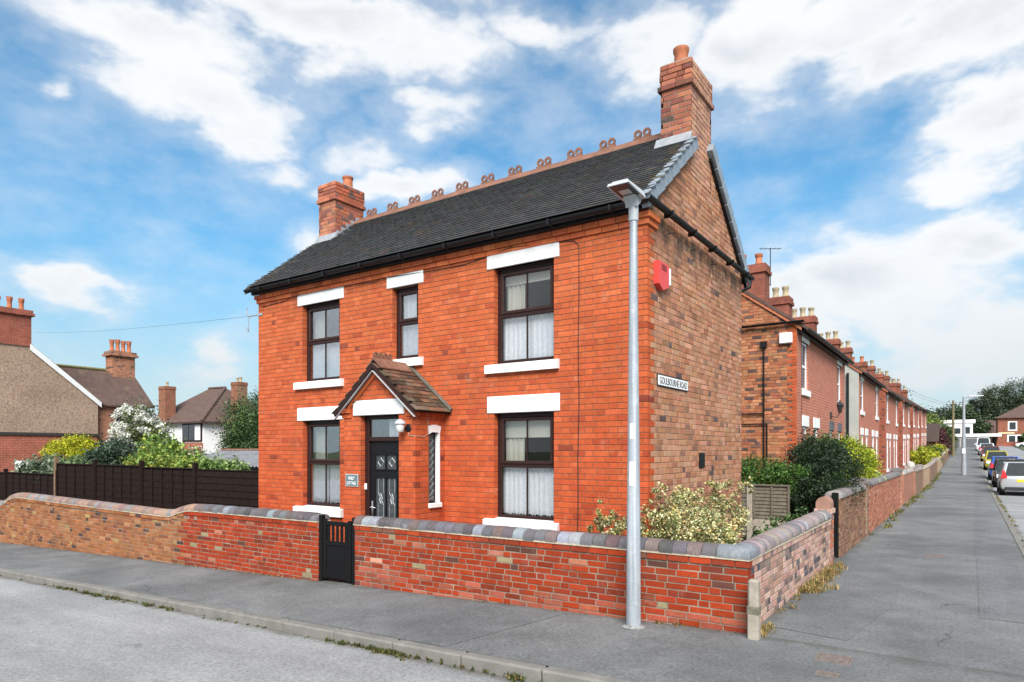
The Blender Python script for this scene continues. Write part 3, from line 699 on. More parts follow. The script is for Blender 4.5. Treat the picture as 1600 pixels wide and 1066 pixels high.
def curtain(m, x0, x1, y, z0, z1, waves, amp, scallop=.0, nx=56):
    vs = []; ph = random.random() * 6
    for j in (0, 1):
        for i in range(nx + 1):
            f = i / nx; xx = x0 + (x1 - x0) * f
            yy = y + amp * (math.sin(f * waves * 6.283 + ph) + .4 * math.sin(f * waves * 2.3 * 6.283 + 1 + ph)) * (1 if j == 0 else .6)
            zz = z1 if j else z0 + scallop * abs(math.sin(f * waves * 1.6 * 3.1416 + ph))
            vs.append((xx, yy, zz))
    n = len(m.v); m.v += vs
    for i in range(nx): m.face((n + i, n + i + 1, n + nx + 2 + i, n + nx + 1 + i))
def house_window(key, cols, blind=0.0, net_low=True, net_top=False, scallop=0.0, drape=True):
    x0, x1, z0, z1 = WIN[key]; y = HY0 + .10
    w = MB(); fw = .068; zt = z0 + (z1 - z0) * .505
    # outer frame with transom and mullions
    w.bbox(x0, x0 + fw, y, y + .07, z0, z1, .006); w.bbox(x1 - fw, x1, y, y + .07, z0, z1, .006)
    w.bbox(x0 + fw, x1 - fw, y, y + .07, z0, z0 + fw, .006); w.bbox(x0 + fw, x1 - fw, y, y + .07, z1 - fw, z1, .006)
    w.bbox(x0 + fw, x1 - fw, y - .004, y + .07, zt - .028, zt + .028, .006)
    win = w.to('window', BROWN, house)
    s = MB(); a, b, c, d = x0 + fw, x1 - fw, zt + .028, z1 - fw; sw = .05   # opening top sash stands proud
    s.bbox(a, a + sw, y - .018, y + .05, c, d, .008); s.bbox(b - sw, b, y - .018, y + .05, c, d, .008)
    s.bbox(a + sw, b - sw, y - .018, y + .05, c, c + sw, .008); s.bbox(a + sw, b - sw, y - .018, y + .05, d - sw, d, .008)
    s.to('sash', BROWN2, win)
    if cols == 2:
        xm = (x0 + x1) / 2
        for (c0, d0) in ((c + sw, d - sw), (z0 + fw, zt - .028)): g = MB(); g.box(xm - .011, xm + .011, y + .012, y + .03, c0, d0); g.to('glazing_bar', BROWN, win)
        top = [(a + sw, xm - .011), (xm + .011, b - sw)]; low = [(a, xm - .011), (xm + .011, b)]
    else: top = [(a + sw, b - sw)]; low = [(a, b)]
    for (p, q) in top: g = MB(); g.box(p, q, y + .019, y + .023, c + sw, d - sw); g.to('pane', GLASS, win)
    for (p, q) in low: g = MB(); g.box(p, q, y + .019, y + .023, z0 + fw, zt - .028); g.to('pane', GLASS, win)
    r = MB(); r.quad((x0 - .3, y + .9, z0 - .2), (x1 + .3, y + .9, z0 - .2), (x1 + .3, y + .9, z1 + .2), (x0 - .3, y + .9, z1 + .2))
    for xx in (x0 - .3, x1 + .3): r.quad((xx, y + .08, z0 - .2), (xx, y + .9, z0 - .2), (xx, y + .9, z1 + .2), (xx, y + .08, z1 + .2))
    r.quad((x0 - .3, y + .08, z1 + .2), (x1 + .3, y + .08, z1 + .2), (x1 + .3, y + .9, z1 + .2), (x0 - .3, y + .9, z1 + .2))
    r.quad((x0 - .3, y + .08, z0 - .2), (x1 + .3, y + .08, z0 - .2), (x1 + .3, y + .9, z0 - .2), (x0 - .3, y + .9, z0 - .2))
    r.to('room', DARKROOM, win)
    if net_low:
        g = MB()
        for (p, q) in ([(x0 + .03, (x0 + x1) / 2 - .004), ((x0 + x1) / 2 + .004, x1 - .03)] if cols == 2 else [(x0 + .03, x1 - .03)]):
            curtain(g, p, q, y + .11, z0 + (.06 if scallop else -.01), zt + .03, 6 if cols == 2 else 5, .013, scallop)
        g.to('net_curtain', NET, win, smooth=True)
    if net_top:
        g = MB(); curtain(g, x0 + .03, x1 - .03, y + .12, zt - .03, z1 - .03, 6, .012); g.to('net_curtain', NET, win, smooth=True)
    if drape:
        g = MB(); curtain(g, x0 + .06, x0 + .40, y + .16, z0, z1, 4, .022); curtain(g, x1 - .12, x1 + .1, y + .16, z0, z1, 3, .022); g.to('curtain', CREAM, win, smooth=True)
    if blind:
        g = MB(); g.box(x0 + .04, x1 - .04, y + .13, y + .134, z1 - blind, z1); g.box(x0 + .04, x1 - .04, y + .125, y + .14, z1 - blind - .012, z1 - blind + .01); g.to('blind', CREAM, win)
house_window('UL', 2, 0, scallop=0); house_window('UM', 1, 0, net_top=True, drape=False); house_window('UR', 2, .22)
house_window('LL', 2, .12, scallop=.03); house_window('LR', 2, .36, scallop=.03)

# ---- roof ----
rm = MB(); OV = .05
ex0, ex1 = HX0 - .10, HX1 + .045
th = .05
by = 2 * RDG_Y - EAV_Y
def slab(xa, xb, ya, yb):          # one strip of the roof deck
    za, zb = roof_z(ya) - .035, roof_z(yb) - .035
    rm.hexa([(xa, ya, za - .06), (xb, ya, za - .06), (xb, yb, zb - .06), (xa, yb, zb - .06), (xa, ya, za), (xb, ya, za), (xb, yb, zb), (xa, yb, zb)])
slab(ex0, ex1, EAV_Y + .03, 9.80); slab(-11.46, -3.99, 9.80, RDG_Y)
slab(-11.46, -3.99, RDG_Y, 10.88); slab(ex0, ex1, 10.88, by)
roof = rm.to('roof', SLATE_G, house)
ang = math.atan(SL); ca, sa = math.cos(ang), math.sin(ang); slope_len = (RDG_Y - EAV_Y) / ca
GA, TW = .102, .166
def tile_mesh(mat, TW=.166, L=.15, t=.013, name='roof_tile'):
    m = MB(); h = (TW - .0006) / 2; n = 3
    for zz in (0, t):
        for yy in (0, L):
            for i in range(n): m.v.append((-h + 2 * h * i / (n - 1), yy, zz + .0006 * (1 - abs(i - 1))))
    def id(z, y, i): return z * 6 + y * 3 + i
    for i in range(n - 1): m.face((id(1, 0, i), id(1, 0, i + 1), id(1, 1, i + 1), id(1, 1, i))); m.face((id(0, 0, i), id(1, 0, i), id(1, 0, i + 1), id(0, 0, i + 1))[::-1])
    m.face((id(0, 0, 0), id(0, 1, 0), id(1, 1, 0), id(1, 0, 0))[::-1]); m.face((id(0, 0, 2), id(1, 0, 2), id(1, 1, 2), id(0, 1, 2))[::-1])
    return m.mesh(name, mat), m.v[:], m.f[:]
tme, tv, tf = tile_mesh(TL_O)
tiles = []
for r_ in range(int(slope_len / GA)):
    off = (r_ % 2) * TW / 2; d = r_ * GA
    x = ex0 + off - TW / 2
    while x < ex1 - TW * .4:
        xc = x + TW / 2
        if ex0 + TW * .3 < xc:
            yy, zz = EAV_Y + d * ca, EAV_Z + d * sa
            if not (yy > 9.80 and -4.05 < xc) and not (yy > 9.70 and xc < -11.40):
                c = random.choice([(.072, .075, .079), (.064, .066, .069), (.080, .082, .084), (.074, .071, .070)])
                # lichen and clay show near the verges and chimneys
                e = min(xc - ex0, ex1 - xc)
                if random.random() < max(0, .42 - e * .7): c = random.choice([(.12, .105, .08), (.10, .08, .062), (.14, .13, .105)])
                if e > 1.0 and random.random() < .01: c = (.12, .08, .06)
                tiles.append((xc, yy, zz, jit(c, .08)))
        x += TW
tl = sorted(tiles, key=lambda t: (Vector(t[:3]) - cam.location).length)
big = MB()
for i, (x_, y_, z_, c) in enumerate(tl):
    ry = random.gauss(0, .002); tilt = ang - .20 + random.gauss(0, .003); lift = .038 + random.uniform(0, .001)
    if i < 300: put('roof_tile', tme, None, roof, (x_, y_ - sa * lift, z_ + ca * lift), (tilt, ry, random.gauss(0, .006)), color=c)
    else:
        M_ = Matrix.Translation((x_, y_ - sa * lift, z_ + ca * lift)) @ Matrix.Rotation(tilt, 4, 'X') @ Matrix.Rotation(ry, 4, 'Y')
        n = len(big.v); big.v += [tuple(M_ @ Vector(v)) for v in tv]; big.cur = c
        for f in tf: big.face([n + k for k in f])
big.to('roof_tiling', TL_C, roof, col=True, kind='stuff')
# ridge tiles, every other one with a two-ring crest
def ring(m, cx, cz, ro, ri, y0, y1, seg=8, ph=math.pi / 8):
    n = len(m.v)
    for yy in (y0, y1):
        for r_ in (ro, ri):
            for k in range(seg): a = ph + 2 * math.pi * k / seg; m.v.append((cx + r_ * math.cos(a), yy, cz + r_ * math.sin(a)))
    for k in range(seg):
        k2 = (k + 1) % seg; A, Bq, C, D = n + k, n + k2, n + seg + k2, n + seg + k
        m.face((A, Bq, C, D)); o = 2 * seg; m.face((D + o, C + o, Bq + o, A + o)); m.face((A, A + o, Bq + o, Bq)); m.face((D, C, C + o, D + o))
def ridge_mesh(L, crest, rings=2, s=1.0, pitch=SL, rr=.072):
    m = MB(); w = .205 * s; t = .016
    m.prism([(-w, -w * pitch), (0, 0), (w, -w * pitch), (w, -w * pitch + t * 1.3), (.018, t * 1.5), (-.018, t * 1.5), (-w, -w * pitch + t * 1.3)], 'x', -L / 2 + .004, L / 2 - .004)
    if crest:
        step = 2 * rr + .012; tot = step * rings
        m.box(-tot / 2, tot / 2, -.014, .014, .01, .055 * s)
        for i in range(rings): ring(m, -tot / 2 + step * (i + .5), .045 * s + rr * .95, rr, rr * .44, -.013, .013)
    return m.mesh('ridge_tile', TERRA_R)
rA, rB = ridge_mesh(.325, True, 2, 1.0, SL, .076), ridge_mesh(.325, False)
x = -4.54 - .1625 - 21 * .325; i = 0
while x < -4.10:
    o = put('ridge_tile', rA if i % 2 == 1 else rB, None, roof, (x + .1625, RDG_Y, RDG_Z + .045), (random.gauss(0, .01), random.gauss(0, .004), 0)); x += .325; i += 1
# verge caps, both slopes of the right gable, and the left verge
vm_ = MB(); vm_.bbox(-.075, .03, -.17, .17, -.15, .034, .006); vme = vm_.mesh('verge_tile', VERGE)
def verge(xc, front, n0, n1):
    N = 9
    for i in range(N):
        d = (i + .5) * slope_len / N
        if not (n0 <= i < n1): continue
        yy = EAV_Y + .0 + d * ca; zz = EAV_Z + d * sa + .01
        if front: put('verge_tile', vme, None, roof, (xc, yy, zz), (ang - .05, 0, 0))
        else: put('verge_tile', vme, None, roof, (xc, 2 * RDG_Y - yy, zz), (-ang + .05, 0, 0))
verge(ex1 + .03, True, 0, 7); verge(ex1 + .03, False, 0, 8)
vb = MB()
vb.hexa([(ex0 - .02, EAV_Y, EAV_Z - .10), (ex0 + .02, EAV_Y, EAV_Z - .10), (ex0 + .02, RDG_Y, RDG_Z - .10), (ex0 - .02, RDG_Y, RDG_Z - .10), (ex0 - .02, EAV_Y, EAV_Z + .02), (ex0 + .02, EAV_Y, EAV_Z + .02), (ex0 + .02, RDG_Y, RDG_Z + .02), (ex0 - .02, RDG_Y, RDG_Z + .02)])
vb.to('verge_board', TL_C if False else SLATE_G, roof)
bb = MB()
for (y0, y1) in ((by - .02, RDG_Y + .3),):
    z0, z1 = roof_z(y0) - .22, roof_z(y1) - .22
    bb.hexa([(HX1 + .002, y0, z0), (HX1 + .05, y0, z0), (HX1 + .05, y1, z1), (HX1 + .002, y1, z1), (HX1 + .002, y0, z0 + .12), (HX1 + .05, y0, z0 + .12), (HX1 + .05, y1, z1 + .12), (HX1 + .002, y1, z1 + .12)])
bb.to('bargeboard', BLACKP, roof)
# ---- gutters ----
def gutter(m, axis, fixed, a, b, z, r=.054, seg=8):
    n = len(m.v)
    for t in (a, b):
        for rr in (r, r - .006):
            for k in range(seg + 1):
                an = math.pi + math.pi * k / seg; q = fixed + rr * math.cos(an); zz = z + rr * math.sin(an)
                m.v.append((t, q, zz) if axis == 'x' else (q, t, zz))
    S = seg + 1
    for k in range(seg):
        m.face((n + k, n + k + 1, n + 2 * S + k + 1, n + 2 * S + k)); m.face((n + S + k, n + 3 * S + k, n + 3 * S + k + 1, n + S + k + 1))
    for e in (0, 2):
        for k in range(seg): m.face((n + e * S + k, n + e * S + k + 1, n + (e + 1) * S + k + 1, n + (e + 1) * S + k))
    for k in (0, seg): m.face((n + k, n + S + k, n + 3 * S + k, n + 2 * S + k))
g = MB(); gutter(g, 'x', EAV_Y + .02, ex0 - .02, HX1 + .10, EAV_Z - .01); gt = g.to('gutter', BLACKP, house, smooth=True)
fb = MB(); fb.box(HX0 - .06, HX1 + .05, HY0 - .135, HY0 - .067, 5.072, 5.15); fb.to('fascia_board', BLACKP, house)
g = MB(); gutter(g, 'y', HX1 + .115, EAV_Y - .03, by + .06, 5.185); g2 = g.to('gable_gutter', BLACKP, house, smooth=True)
for i in range(5):
    k = MB(); yy = 8.75 + i * .95; k.box(HX1 + .045, HX1 + .185, yy - .014, yy + .014, 5.112, 5.20); k.to('gutter_clip', BLACKP, g2)
for i in range(9):
    k = MB(); xx = HX0 + .4 + i * .96; k.box(xx - .018, xx + .018, EAV_Y - .055, EAV_Y + .1, EAV_Z - .078, EAV_Z - .005); k.to('gutter_clip', BLACKP, gt)
d = MB(); d.tube([(HX1 + .115, HY1 + .22, 5.16), (HX1 + .10, HY1 + .20, 5.0), (HX1 - .12, HY1 + .08, 4.85), (HX1 - .12, HY1 + .08, .1)], .036, 8); d.to('downpipe', BLACKP, house, smooth=True)
# ---- chimneys ----
def pot(m, cx, cy, z, r=.12, h=.3):
    m.lathe(cx, cy, [(r * .95, z), (r, z + .03), (r * .92, z + .06), (r * .85, z + h * .8), (r * .98, z + h * .86), (r * 1.02, z + h), (r * .82, z + h), (r * .78, z + h * .5)], 18, False)
def chimney(name, x0, x1, y0, y1, ztop, pal, pale_side, potx, poty, ph):
    z0 = 6.15; c = MB(); c.box(x0, x1, y0, y1, z0, ztop - .01); ch = c.to('chimney', MORTAR_W, house)
    br = Bricks(); zr = ztop - 40 * CO + .008
    faces = (('front', y0, x0, x1), ('side', x1, y0, y1), ('left', x0, y0, y1), ('back', y1, x0, x1))
    for o, pl, a, b in faces:
        for (za, zb, pr) in ((z0, ztop - 5 * CO, .006), (ztop - 5 * CO, ztop - 4 * CO, .045), (ztop - 4 * CO, ztop, .022)):
            rr = course_rects(a - (pr if o in ('front', 'back') else -.0), b + (pr if o in ('front', 'back') else 0), za, zb, 'flemish' if b - a > .7 else 'mixed', CO, .235, .011, zref=zr)
            pl_ = pale_side if (o == 'side' and pale_side) else pal
            br.lay(o, pl, rr, pl_, pr, .05, jd=.003, vis=o in ('front', 'side'))
    br.build(ch, BW_O, BW_C, 110)
    f = MB(); f.bbox(x0 - .01, x1 + .01, y0 - .01, y1 + .01, ztop - .012, ztop + .02, .01); f.to('flaunching', CONC, ch)
    p = MB(); pot(p, potx, poty, ztop + .01, .125, ph); p.to('chimney_pot', TERRA, ch, smooth=True)
    return ch
PAL_C = [(3, (.31, .115, .070)), (3, (.26, .092, .058)), (1.4, (.19, .07, .05)), (1, (.39, .14, .08)), (.6, (.08, .055, .05))]
PAL_CP = [(3, (.44, .24, .16)), (2, (.40, .21, .14)), (1.5, (.35, .19, .14))]
chR = chimney('chimney', -3.985, HX1 + .004, 9.92, 10.88, 7.93, PAL_C, PAL_CP, -3.80, 10.30, .40)
PAL_CL = [(4, (.38, .14, .082)), (2, (.33, .115, .066)), (1, (.22, .08, .06))]
chL = chimney('chimney', HX0, -11.47, 9.80, 10.62, 7.83, PAL_CL, [(3, (.38, .11, .06)), (2, (.30, .09, .06)), (1, (.15, .08, .07))], -11.72, 10.38, .32)
for ch, x0, x1, y0, sgn in ((chR, -4.06, HX1 + .03, 9.92, 1), (chL, -12.05, -11.36, 9.80, -1)):
    m = MB(); zz = roof_z(y0)
    m.hexa([(x0, y0 - .12, zz - .10 + .02), (x1, y0 - .12, zz - .10 + .02), (x1, y0 - .016, zz - .01 + .01), (x0, y0 - .016, zz - .01 + .01), (x0, y0 - .12, zz - .10 + .045), (x1, y0 - .12, zz - .10 + .045), (x1, y0 - .012, zz + .13), (x0, y0 - .012, zz + .13)])
    m.to('flashing', LEAD, ch)
    xs = -4.0 if sgn > 0 else -11.455
    for i in range(5):
        k = MB(); ya = y0 + .02 + i * .14; za = roof_z(ya)
        k.box(xs - .012 if sgn > 0 else xs - .005, xs - .006 if sgn > 0 else xs + .006, ya, ya + .16, za - .02, za + .17); k.to('step_flashing', LEAD, ch)

# ---- porch ----
porch_core = MB(); DX0, DX1 = -8.239, -7.362
wall_face(porch_core, 'front', PY, PX0, PX1, -.2, 2.60, [(DX0, DX1, -.2, 2.475)], .12)
wall_face(porch_core, 'side', PX1, PY, HY0, -.2, 2.60, [(7.885, 8.10, 1.07, 2.19)], .10)
wall_face(porch_core, 'left', PX0, PY, HY0, -.2, 2.60)
pcx = (PX0 + PX1) / 2; PSL = .84; PAPEX = 3.27
porch_core.v += [(PX0, PY, 2.6), (PX1, PY, 2.6), (pcx, PY, 2.6 + .8 * PSL)]; n = len(porch_core.v); porch_core.face((n - 3, n - 2, n - 1))
porch = porch_core.to('porch', MORTAR, house)
PB = Bricks()
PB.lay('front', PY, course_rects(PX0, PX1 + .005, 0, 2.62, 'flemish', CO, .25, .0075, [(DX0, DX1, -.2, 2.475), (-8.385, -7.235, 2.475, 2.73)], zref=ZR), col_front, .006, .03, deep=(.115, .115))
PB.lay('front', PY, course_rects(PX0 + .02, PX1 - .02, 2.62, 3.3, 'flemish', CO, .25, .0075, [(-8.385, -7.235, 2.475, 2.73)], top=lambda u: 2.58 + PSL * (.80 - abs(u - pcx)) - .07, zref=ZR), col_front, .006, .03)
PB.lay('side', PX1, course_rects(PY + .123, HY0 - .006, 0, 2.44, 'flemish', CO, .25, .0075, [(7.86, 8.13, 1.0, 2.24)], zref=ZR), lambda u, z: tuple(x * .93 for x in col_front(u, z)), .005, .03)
for z0, z1, pr in ((2.44, 2.512, .03), (2.52, 2.60, .06)):
    PB.lay('side', PX1, course_rects(PY - pr, HY0 - .006, z0, z1, 'st', .2, .25, .008), PAL_F, pr, .06)
    PB.lay('front', PY, course_rects(PX1 - .17, PX1 + pr, z0, z1, 'st', .2, .25, .008), PAL_F, pr, .06)
    PB.lay('front', PY, course_rects(PX0 - pr, PX0 + .19, z0, z1, 'st', .2, .25, .008), PAL_F, pr, .06)
    PB.lay('left', PX0, course_rects(PY - pr, HY0 - .006, z0, z1, 'st', .2, .25, .008), PAL_F, pr, .06)
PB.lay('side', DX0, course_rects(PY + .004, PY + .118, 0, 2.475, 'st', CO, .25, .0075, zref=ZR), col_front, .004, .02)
PB.build(porch, BR_O, BR_C, 130)
m = MB(); m.bbox(-8.383, -7.237, PY - .03, PY + .09, 2.475, 2.722, .008); m.to('porch_lintel', WHITE, porch)
# raking brick bands under the bargeboards
for s in (-1, 1):
    m = MB(); a0 = pcx + s * .70; a1 = pcx
    za, zb = 2.58 + PSL * .10 - .01, 2.58 + PSL * .80 - .01
    y0, y1 = PY - .03, PY + .02
    m.hexa([(a0, y0, za - .11), (a1, y0, zb - .11), (a1, y1, zb - .11), (a0, y1, za - .11), (a0, y0, za - .02), (a1, y0, zb - .02), (a1, y1, zb - .02), (a0, y1, za - .02)]); m.cur = (.46, .11, .04)
    m.c = [m.cur] * len(m.f); m.to('raking_band', BR_C, porch, col=True)
# porch roof
RZ0 = 2.60; prm = MB(); py0 = PY - .12
for s in (-1, 1):
    e = pcx + s * .93; ze = RZ0 + PSL * (.80 - .93); zr = RZ0 + PSL * .80 + .01
    prm.hexa([(e, py0, ze), (pcx, py0, zr), (pcx, HY0, zr), (e, HY0, ze), (e, py0, ze + .035), (pcx, py0, zr + .035), (pcx, HY0, zr + .035), (e, HY0, ze + .035)])
proof = prm.to('porch_roof', TIMBER_D, porch)
pme, ptv, ptf = tile_mesh(TP_O, TW=.168, L=.155, t=.017, name='roof_tile')
pang = math.atan(PSL)
for s in (-1, 1):
    for r_ in range(11):
        d = r_ * .107; xx = pcx + s * (.955 - d * math.cos(pang)); zz = RZ0 + PSL * (.80 - .955) + d * math.sin(pang) + .045
        yy = py0 - .02 + (.084 if r_ % 2 else 0)
        while yy < HY0 - .02:
            c = random.choice([(.125, .065, .042), (.10, .058, .04), (.075, .052, .038), (.17, .078, .047), (.10, .078, .052)])
            put('roof_tile', pme, None, proof, (xx, min(yy + .084, HY0 - .08), zz), (pang - .10 + random.gauss(0, .02), random.gauss(0, .015), -s * math.pi / -2 + random.gauss(0, .015)), color=jit(c, .25))
            yy += .168
rp = ridge_mesh(.43, True, 4, .85, PSL, .047); rq = ridge_mesh(.30, False, 2, .85, PSL)
put('ridge_tile', rp, None, proof, (pcx, PY + .10, RZ0 + PSL * .80 + .085), (0, 0, math.pi / 2)); put('ridge_tile', rq, None, proof, (pcx, PY + .47, RZ0 + PSL * .80 + .08), (0, 0, math.pi / 2))
for s in (-1, 1):
    for (off, th_, yy, mt, nm) in ((.0, .085, py0 - .012, BROWN, 'bargeboard'), (.050, .009, py0 - .020, LAMPW, 'barge_trim')):
        m = MB(); e = pcx + s * .90; ze = RZ0 + PSL * (.80 - .90) - .05 - off; zr = RZ0 + PSL * .80 - .05 - off
        m.hexa([(e, yy, ze), (pcx, yy, zr), (pcx, py0 + .02, zr), (e, py0 + .02, ze), (e, yy, ze + th_), (pcx, yy, zr + th_), (pcx, py0 + .02, zr + th_), (e, py0 + .02, ze + th_)]); m.to(nm, mt, proof)
m = MB()   # cement fillet where the porch roof meets the wall
for s in (-1, 1):
    m.tube([(pcx, HY0 - .02, RZ0 + PSL * .80 + .10), (pcx + s * .96, HY0 - .02, RZ0 - PSL * .15 + .08)], .035, 6)
m.to('cement_fillet', plain('dark_fillet', (.10, .09, .07), .95, .3, 12), proof, smooth=True)
# niche window in the porch side
m = MB(); m.bbox(PX1 - .10, PX1 + .012, 8.098, 8.135, 1.06, 2.18, .004); m.to('window_surround', WHITE, porch)
m = MB(); pts = [(7.862, 2.185), (8.135, 2.185)] + [(8.15 - .302 * i / 8, 2.285 + .03 * math.sin(math.pi * i / 8)) for i in range(9)]
pts = [(7.875, 2.165), (7.93, 2.195), (8.06, 2.195), (8.12, 2.165)] + pts[2:]; m.prism(pts, 'x', PX1 - .05, PX1 + .018); m.to('arched_lintel', WHITE, porch)
m = MB(); m.bbox(PX1 - .1, PX1 + .05, 7.86, 8.15, .99, 1.07, .012); m.to('porch_sill', WHITE, porch)
m = MB(); m.box(PX1 - .09, PX1 - .06, 7.887, 7.905, 1.08, 2.19); m.box(PX1 - .09, PX1 - .06, 8.08, 8.098, 1.08, 2.19); m.box(PX1 - .09, PX1 - .06, 7.905, 8.08, 1.08, 1.10); m.box(PX1 - .09, PX1 - .06, 7.905, 8.08, 2.165, 2.185)
nw = m.to('side_window', BROWN, porch)
m = MB(); m.box(PX1 - .08, PX1 - .075, 7.905, 8.08, 1.10, 2.165); m.to('pane', OBSC, nw)
m = MB()
for i in range(12):
    z = 1.0 + i * .115
    for s in (1, -1):
        a, b = (7.905, z), (8.08, z + .16) if s > 0 else (8.08, z)
        p = (7.905, max(1.1, min(2.165, z if s > 0 else z + .16))); q = (8.08, max(1.1, min(2.165, z + .16 if s > 0 else z)))
        if abs(p[1] - q[1]) > .05: m.tube([(PX1 - .073, p[0], p[1]), (PX1 - .073, q[0], q[1])], .004, 4)
m.to('lead_lattice', LEAD, nw)
# ---- front door ----
fy = PY + .10
m = MB(); m.bbox(DX0 + .002, DX0 + .10, fy, fy + .07, 0, 2.475, .006); m.bbox(DX1 - .05, DX1 - .002, fy, fy + .07, 0, 2.475, .006); m.bbox(DX0 + .1, DX1 - .05, fy, fy + .07, 2.41, 2.473, .006); m.bbox(DX0 + .1, DX1 - .05, fy - .01, fy + .07, 2.055, 2.125, .006)
df = m.to('door_frame', BROWN, porch)
m = MB(); m.box(DX0 + .1, DX1 - .05, fy + .025, fy + .03, 2.125, 2.41); m.to('fanlight', GLASS, df)
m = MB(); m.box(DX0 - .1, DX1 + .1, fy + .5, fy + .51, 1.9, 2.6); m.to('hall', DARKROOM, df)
m = MB(); curtain(m, DX0 + .45, DX1 - .06, fy + .12, 2.1, 2.43, 3, .012); m.to('net_curtain', NET, df, smooth=True)
dx0, dx1 = DX0 + .102, DX1 - .052; dy = fy + .03; DZ = .13
cx1, cx2 = dx0 + .235, dx1 - .235; pw = .11
panels = [(cx1 - pw, cx1 + pw, 1.60, 1.83), (cx2 - pw, cx2 + pw, 1.60, 1.83), (cx1 - pw, cx1 + pw, .78, 1.46), (cx2 - pw, cx2 + pw, .78, 1.46), (cx1 - pw, cx1 + pw, .27, .58), (cx2 - pw, cx2 + pw, .27, .58)]
m = MB(); wall_face(m, 'front', dy, dx0, dx1, DZ, 2.05, panels, .02); door = m.to('front_door', BLACKD, porch)
for i, (a, b, c, d) in enumerate(panels):
    k = MB(); e = .022
    for (p, q, r_, s_) in ((a - e, b + e, d, d + e), (a - e, b + e, c - e, c), (a - e, a, c, d), (b, b + e, c, d)): k.bbox(p, q, dy - .014, dy + .004, r_, s_, .004)
    k.to('moulding', BLACKD, door)
    k = MB()
    if i < 4: k.box(a, b, dy + .012, dy + .016, c, d); gp = k.to('door_glass', OBSC, door)
    else: k.bbox(a + .01, b - .01, dy - .004, dy + .02, c + .01, d - .01, .01); k.to('door_panel', BLACKD, door); continue
    k = MB(); xm, zm = (a + b) / 2, (c + d) / 2; hh = .07 if i < 2 else .085; ww = .07 if i < 2 else .035
    P = [(xm, zm + hh), (xm + ww, zm), (xm, zm - hh), (xm - ww, zm)]
    for j in range(4): k.tube([(P[j][0], dy + .009, P[j][1]), (P[(j + 1) % 4][0], dy + .009, P[(j + 1) % 4][1])], .006, 4)
    if i > 1:
        for xx in (a + .05, b - .05): k.tube([(xx, dy + .009, c), (xx, dy + .009, zm - .1), (xm, dy + .009, zm), (xx, dy + .009, zm + .1), (xx, dy + .009, d)], .004, 4)
    k.to('lead_pattern', LEAD, door)
m = MB(); xm = (dx0 + dx1) / 2; m.bbox(xm - .15, xm + .15, dy - .018, dy, .66, .735, .008); m.to('letterbox', CHROME, door)
m = MB(); m.box(xm - .12, xm + .12, dy - .021, dy - .017, .688, .70); m.to('letterbox_slot', BLACKP, door)
m = MB(); m.bbox(dx0 + .035, dx0 + .07, dy - .012, dy, .80, 1.08, .005); m.tube([(dx0 + .052, dy, .97), (dx0 + .052, dy - .05, .97), (dx0 + .17, dy - .05, .965)], .010, 8); m.to('door_handle', CHROME, door)
m = MB(); m.bbox(DX0 + .012, DX0 + .06, PY + .078, fy, 1.26, 1.36, .006); m.to('doorbell', WHITEP, porch)
m = MB(); m.box(DX0 - .1, DX1 + .1, PY - .25, fy + .1, -.05, .12); m.to('doorstep', CONC, porch)
# ---- small house fittings ----
m = MB()
pts = [(-11.85, 4.83), (-11.2, 4.86), (-10.75, 4.905), (-9.3, 4.905), (-8.6, 4.87), (-8.4, 4.905), (-7.4, 4.87), (-6.6, 4.86), (-6.2, 4.90), (-5.7, 4.965), (-4.75, 4.895), (-4.60, 4.875), (-4.535, 4.80), (-4.53, 4.2), (-4.545, 3.4), (-4.53, 2.6), (-4.55, 1.8), (-4.545, 1.2), (-4.56, .6), (-4.555, .1)]
m.tube([(a, HY0 - (.040 if b > 4.9 else .014), b) for a, b in pts], .0065, 5); m.to('cable', TARM, house)
vn = MB(); vn.bbox(HX1 + .006, HX1 + .03, 10.29, 10.52, 1.63, 1.87, .006); vv = vn.to('air_vent', BLACKP, house)
for i in range(7): k = MB(); z = 1.655 + i * .03; k.box(HX1 + .028, HX1 + .036, 10.31, 10.50, z, z + .012); k.to('slat', BLACKP, vv)
m = MB(); m.box(-12.02, -11.86, HY0 - .02, HY0 - .002, 4.665, 4.715); m.tube([(-12.02, HY0 - .012, 4.69), (-12.32, HY0 - .03, 4.69)], .016, 6); m.tube([(-12.35, HY0 - .03, 4.88), (-12.35, HY0 - .03, 4.72), (-12.30, HY0 - .03, 4.69), (-12.30, HY0 - .03, 4.42), (-12.33, HY0 - .03, 4.37), (-12.37, HY0 - .03, 4.40), (-12.38, HY0 - .03, 4.48)], .011, 5)
m.to('wire_bracket', GALV, house)
for i in range(3):   # old gutter spikes left in the gable
    k = MB(); yy = 8.95 + i * .95; k.tube([(HX1, yy, 4.96 - .0 * i), (HX1 + .07, yy + .02, 4.97), (HX1 + .08, yy + .10, 4.985)], .008, 4); k.to('iron_spike', TARM, house)
